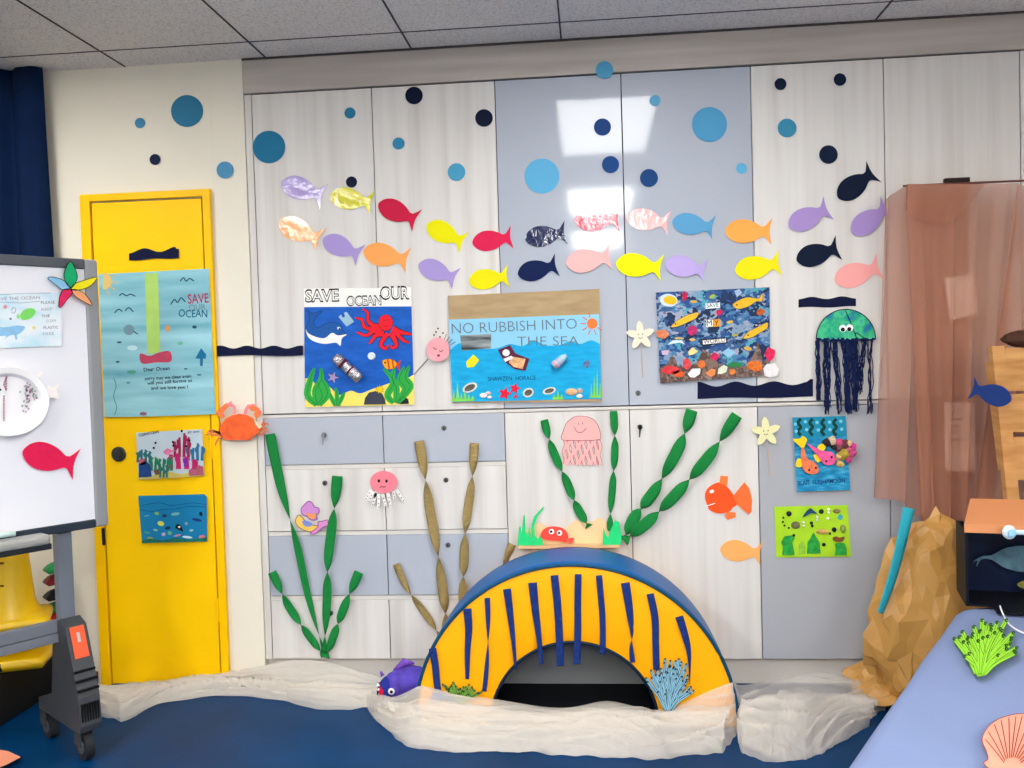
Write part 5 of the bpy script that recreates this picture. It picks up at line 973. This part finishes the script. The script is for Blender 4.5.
# box with fish picture
TB = lambda px, py, off=0.0: ground(px, py, ZTB+.008+off)
b0 = ground(966, 606, ZTB+.008); b0.z = ZTB+.008; br = math.radians(-14); bd_ = Vector((math.cos(br), math.sin(br), 0)); bb_ = Vector((-bd_.y, bd_.x, 0))
MBX = Matrix(((bd_.x, bb_.x, 0, b0.x), (bd_.y, bb_.y, 0, b0.y), (0, 0, 1, b0.z), (0, 0, 0, 1)))
bx = thing('fish_display_box', 'black open-front box with a dim fish picture inside and an orange lid', 'box', tuple(b0))
BH = .235; BK = mat('0B0E16', rough=.5)
MB().box((0, 0, 0), (.008, .20, BH), MBX).box((.40, 0, 0), (.408, .20, BH), MBX).box((0, .192, 0), (.408, .20, BH), MBX).box((0, 0, 0), (.408, .20, .006), MBX).build('walls', BK, bx)
def BX(u, z_, d=.185): return MBX @ Vector((u, d, z_))
MB().box((.008, .186, .006), (.40, .192, BH), MBX).build('backing_picture', mat('08142E', rough=.35, var=.3, vscale=14), bx)
def boxcut(name, pts, M, d, par): 
    n = len(pts); return mk(name, [BX(x, y, d) for x, y in pts]+[BX(x, y, d+.002) for x, y in pts], [tuple(range(n)), tuple(range(2*n-1, n-1, -1))]+[(i, n+i, n+(i+1) % n, (i+1) % n) for i in range(n)], M, par, fix=True)
boxcut('dark_fish', cat_rom([(.045, .105), (.07, .125), (.10, .13), (.14, .155), (.19, .165), (.24, .15), (.27, .12), (.24, .095), (.19, .08), (.14, .09), (.10, .115), (.07, .115), (.055, .09), (.058, .11)]), mat('4A6878', rough=.5, var=.3, vscale=30), .16, bx)
boxcut('dark_fish', cat_rom([(.17, .04), (.20, .06), (.25, .065), (.30, .05), (.33, .03), (.28, .018), (.22, .02)]), mat('7A7A38', rough=.5, var=.4, vscale=40), .14, bx)
LIDM = mat('D08A5C', rough=.6)
lv = [Vector(p) for p in ((-.004, -.012, BH+.001), (.42, -.012, BH+.001), (.42, -.012, BH+.028), (-.004, -.012, BH+.028), (.045, .20, BH+.075), (.42, .20, BH+.075), (.42, .20, BH+.06), (.045, .20, BH+.06))]
mk('lid', [MBX @ p for p in lv], [(0, 1, 2, 3), (3, 2, 5, 4), (4, 5, 6, 7), (7, 6, 1, 0), (0, 3, 4, 7), (1, 6, 5, 2)], LIDM, bx, fix=True, label='orange card lid')
MB().box((.075, -.075, .002), (.40, .0, .010), MBX).build('bottom_flap', BK, bx)
# dumbbell toy on the lid edge
p0, p1 = MBX @ Vector((.118, -.030, BH+.010)), MBX @ Vector((.205, -.032, BH+.012))
db = MB().tube([p0, p1], .008, 10).ball(p0, (.020, .016, .022)).ball(p1, (.022, .017, .024)).build('plastic_toy', mat('CFE2F0', rough=.3), smooth=True, label='small white and pale blue dumbbell shaped toy on the orange lid edge', cat='toy')
MB().lathe([(.012, 0), (.012, .004), (.006, .006)], 16, Matrix.Translation(p0+Vector((0, -.017, 0))) @ Matrix.Rotation(math.pi/2, 4, 'X')).build('blue_disc', mat('8CC0E0', rough=.3), db); MB().lathe([(.010, 0), (.010, .004), (.006, .006)], 16, Matrix.Translation(p1+Vector((0, -.018, 0))) @ Matrix.Rotation(math.pi/2, 4, 'X')).build('blue_disc', mat('8CC0E0', rough=.3), db)
MB().tube(cat_rom([tuple(TB(x, y, .012+h)) for x, y, h in ((1000, 606, .008), (1003, 614, .0), (1010, 625, 0), (1024, 633, 0), (1040, 634, 0))], 5, False), .0024, 6).build('white_string', mat('F0F0F0', rough=.8), smooth=True, label='white string trailing from the box across the blue sheet', cat='string')
# coral and shell lying on the sheet
z = Z(930, 590, 4.315)
tips = [z(x, y)[0] for x, y in ((105,210), (140,180), (165,205), (185,190), (225,130), (240,145), (262,150), (290,140), (330,130), (310,175), (360,185), (350,215), (375,250), (370,270), (330,240), (280,185), (215,180), (250,200), (170,275))]
coral('lime_coral', z(215,360)[0], tips, 4.6, '9ADC3C', '2C5A1C', TB, .012, 'lime green branching foam coral lying on the blue sheet', seed=8, t=.006, ink='3E6E1E')
stump = cut('coral_stem', z(188,320, 250,320, 240,368, 205,374, 190,350), mat('9ADC3C', rough=.6), .0125, S=TB, t=.006); co_ = [o for o in bpy.data.objects if o.name == 'lime_coral'][0]
stump.parent = co_; stump.location = WL[stump]-WL[co_]
sp_ = cat_rom(z(225,650, 235,615, 262,580, 300,555, 345,540, 400,533, 450,540, 500,560, 535,600, 550,660, 520,720, 480,760, 440,800, 380,800, 330,790, 290,775, 255,770, 232,745, 250,730, 245,700))
sl = cut('scallop_shell', sp_, mat('EE9C86', rough=.6, var=.06, vscale=30), .010, S=TB, t=.006, label='salmon pink paper scallop shell lying on the blue sheet at lower right', cat='shell')
cx0, cy0 = z(345, 775)[0]
stroke('shell_ribs', [cat_rom([(cx0+(x-cx0)*.22, cy0+(y-cy0)*.22), (cx0+(x-cx0)*.6, cy0+(y-cy0)*.62), (cx0+(x-cx0)*.96, cy0+(y-cy0)*.96)], 4, False) for x, y in [z(*q)[0] for q in ((235,640), (248,605), (275,572), (305,553), (340,541), (372,536), (400,534), (440,538), (475,548), (508,566), (535,600), (548,640))]], .9, mat('8A3A2E'), .0106, sl, S=TB, lists=True)
stroke('ink_outline', sp_, .7, mat('8A3A2E'), .0104, sl, S=TB, closed=True)
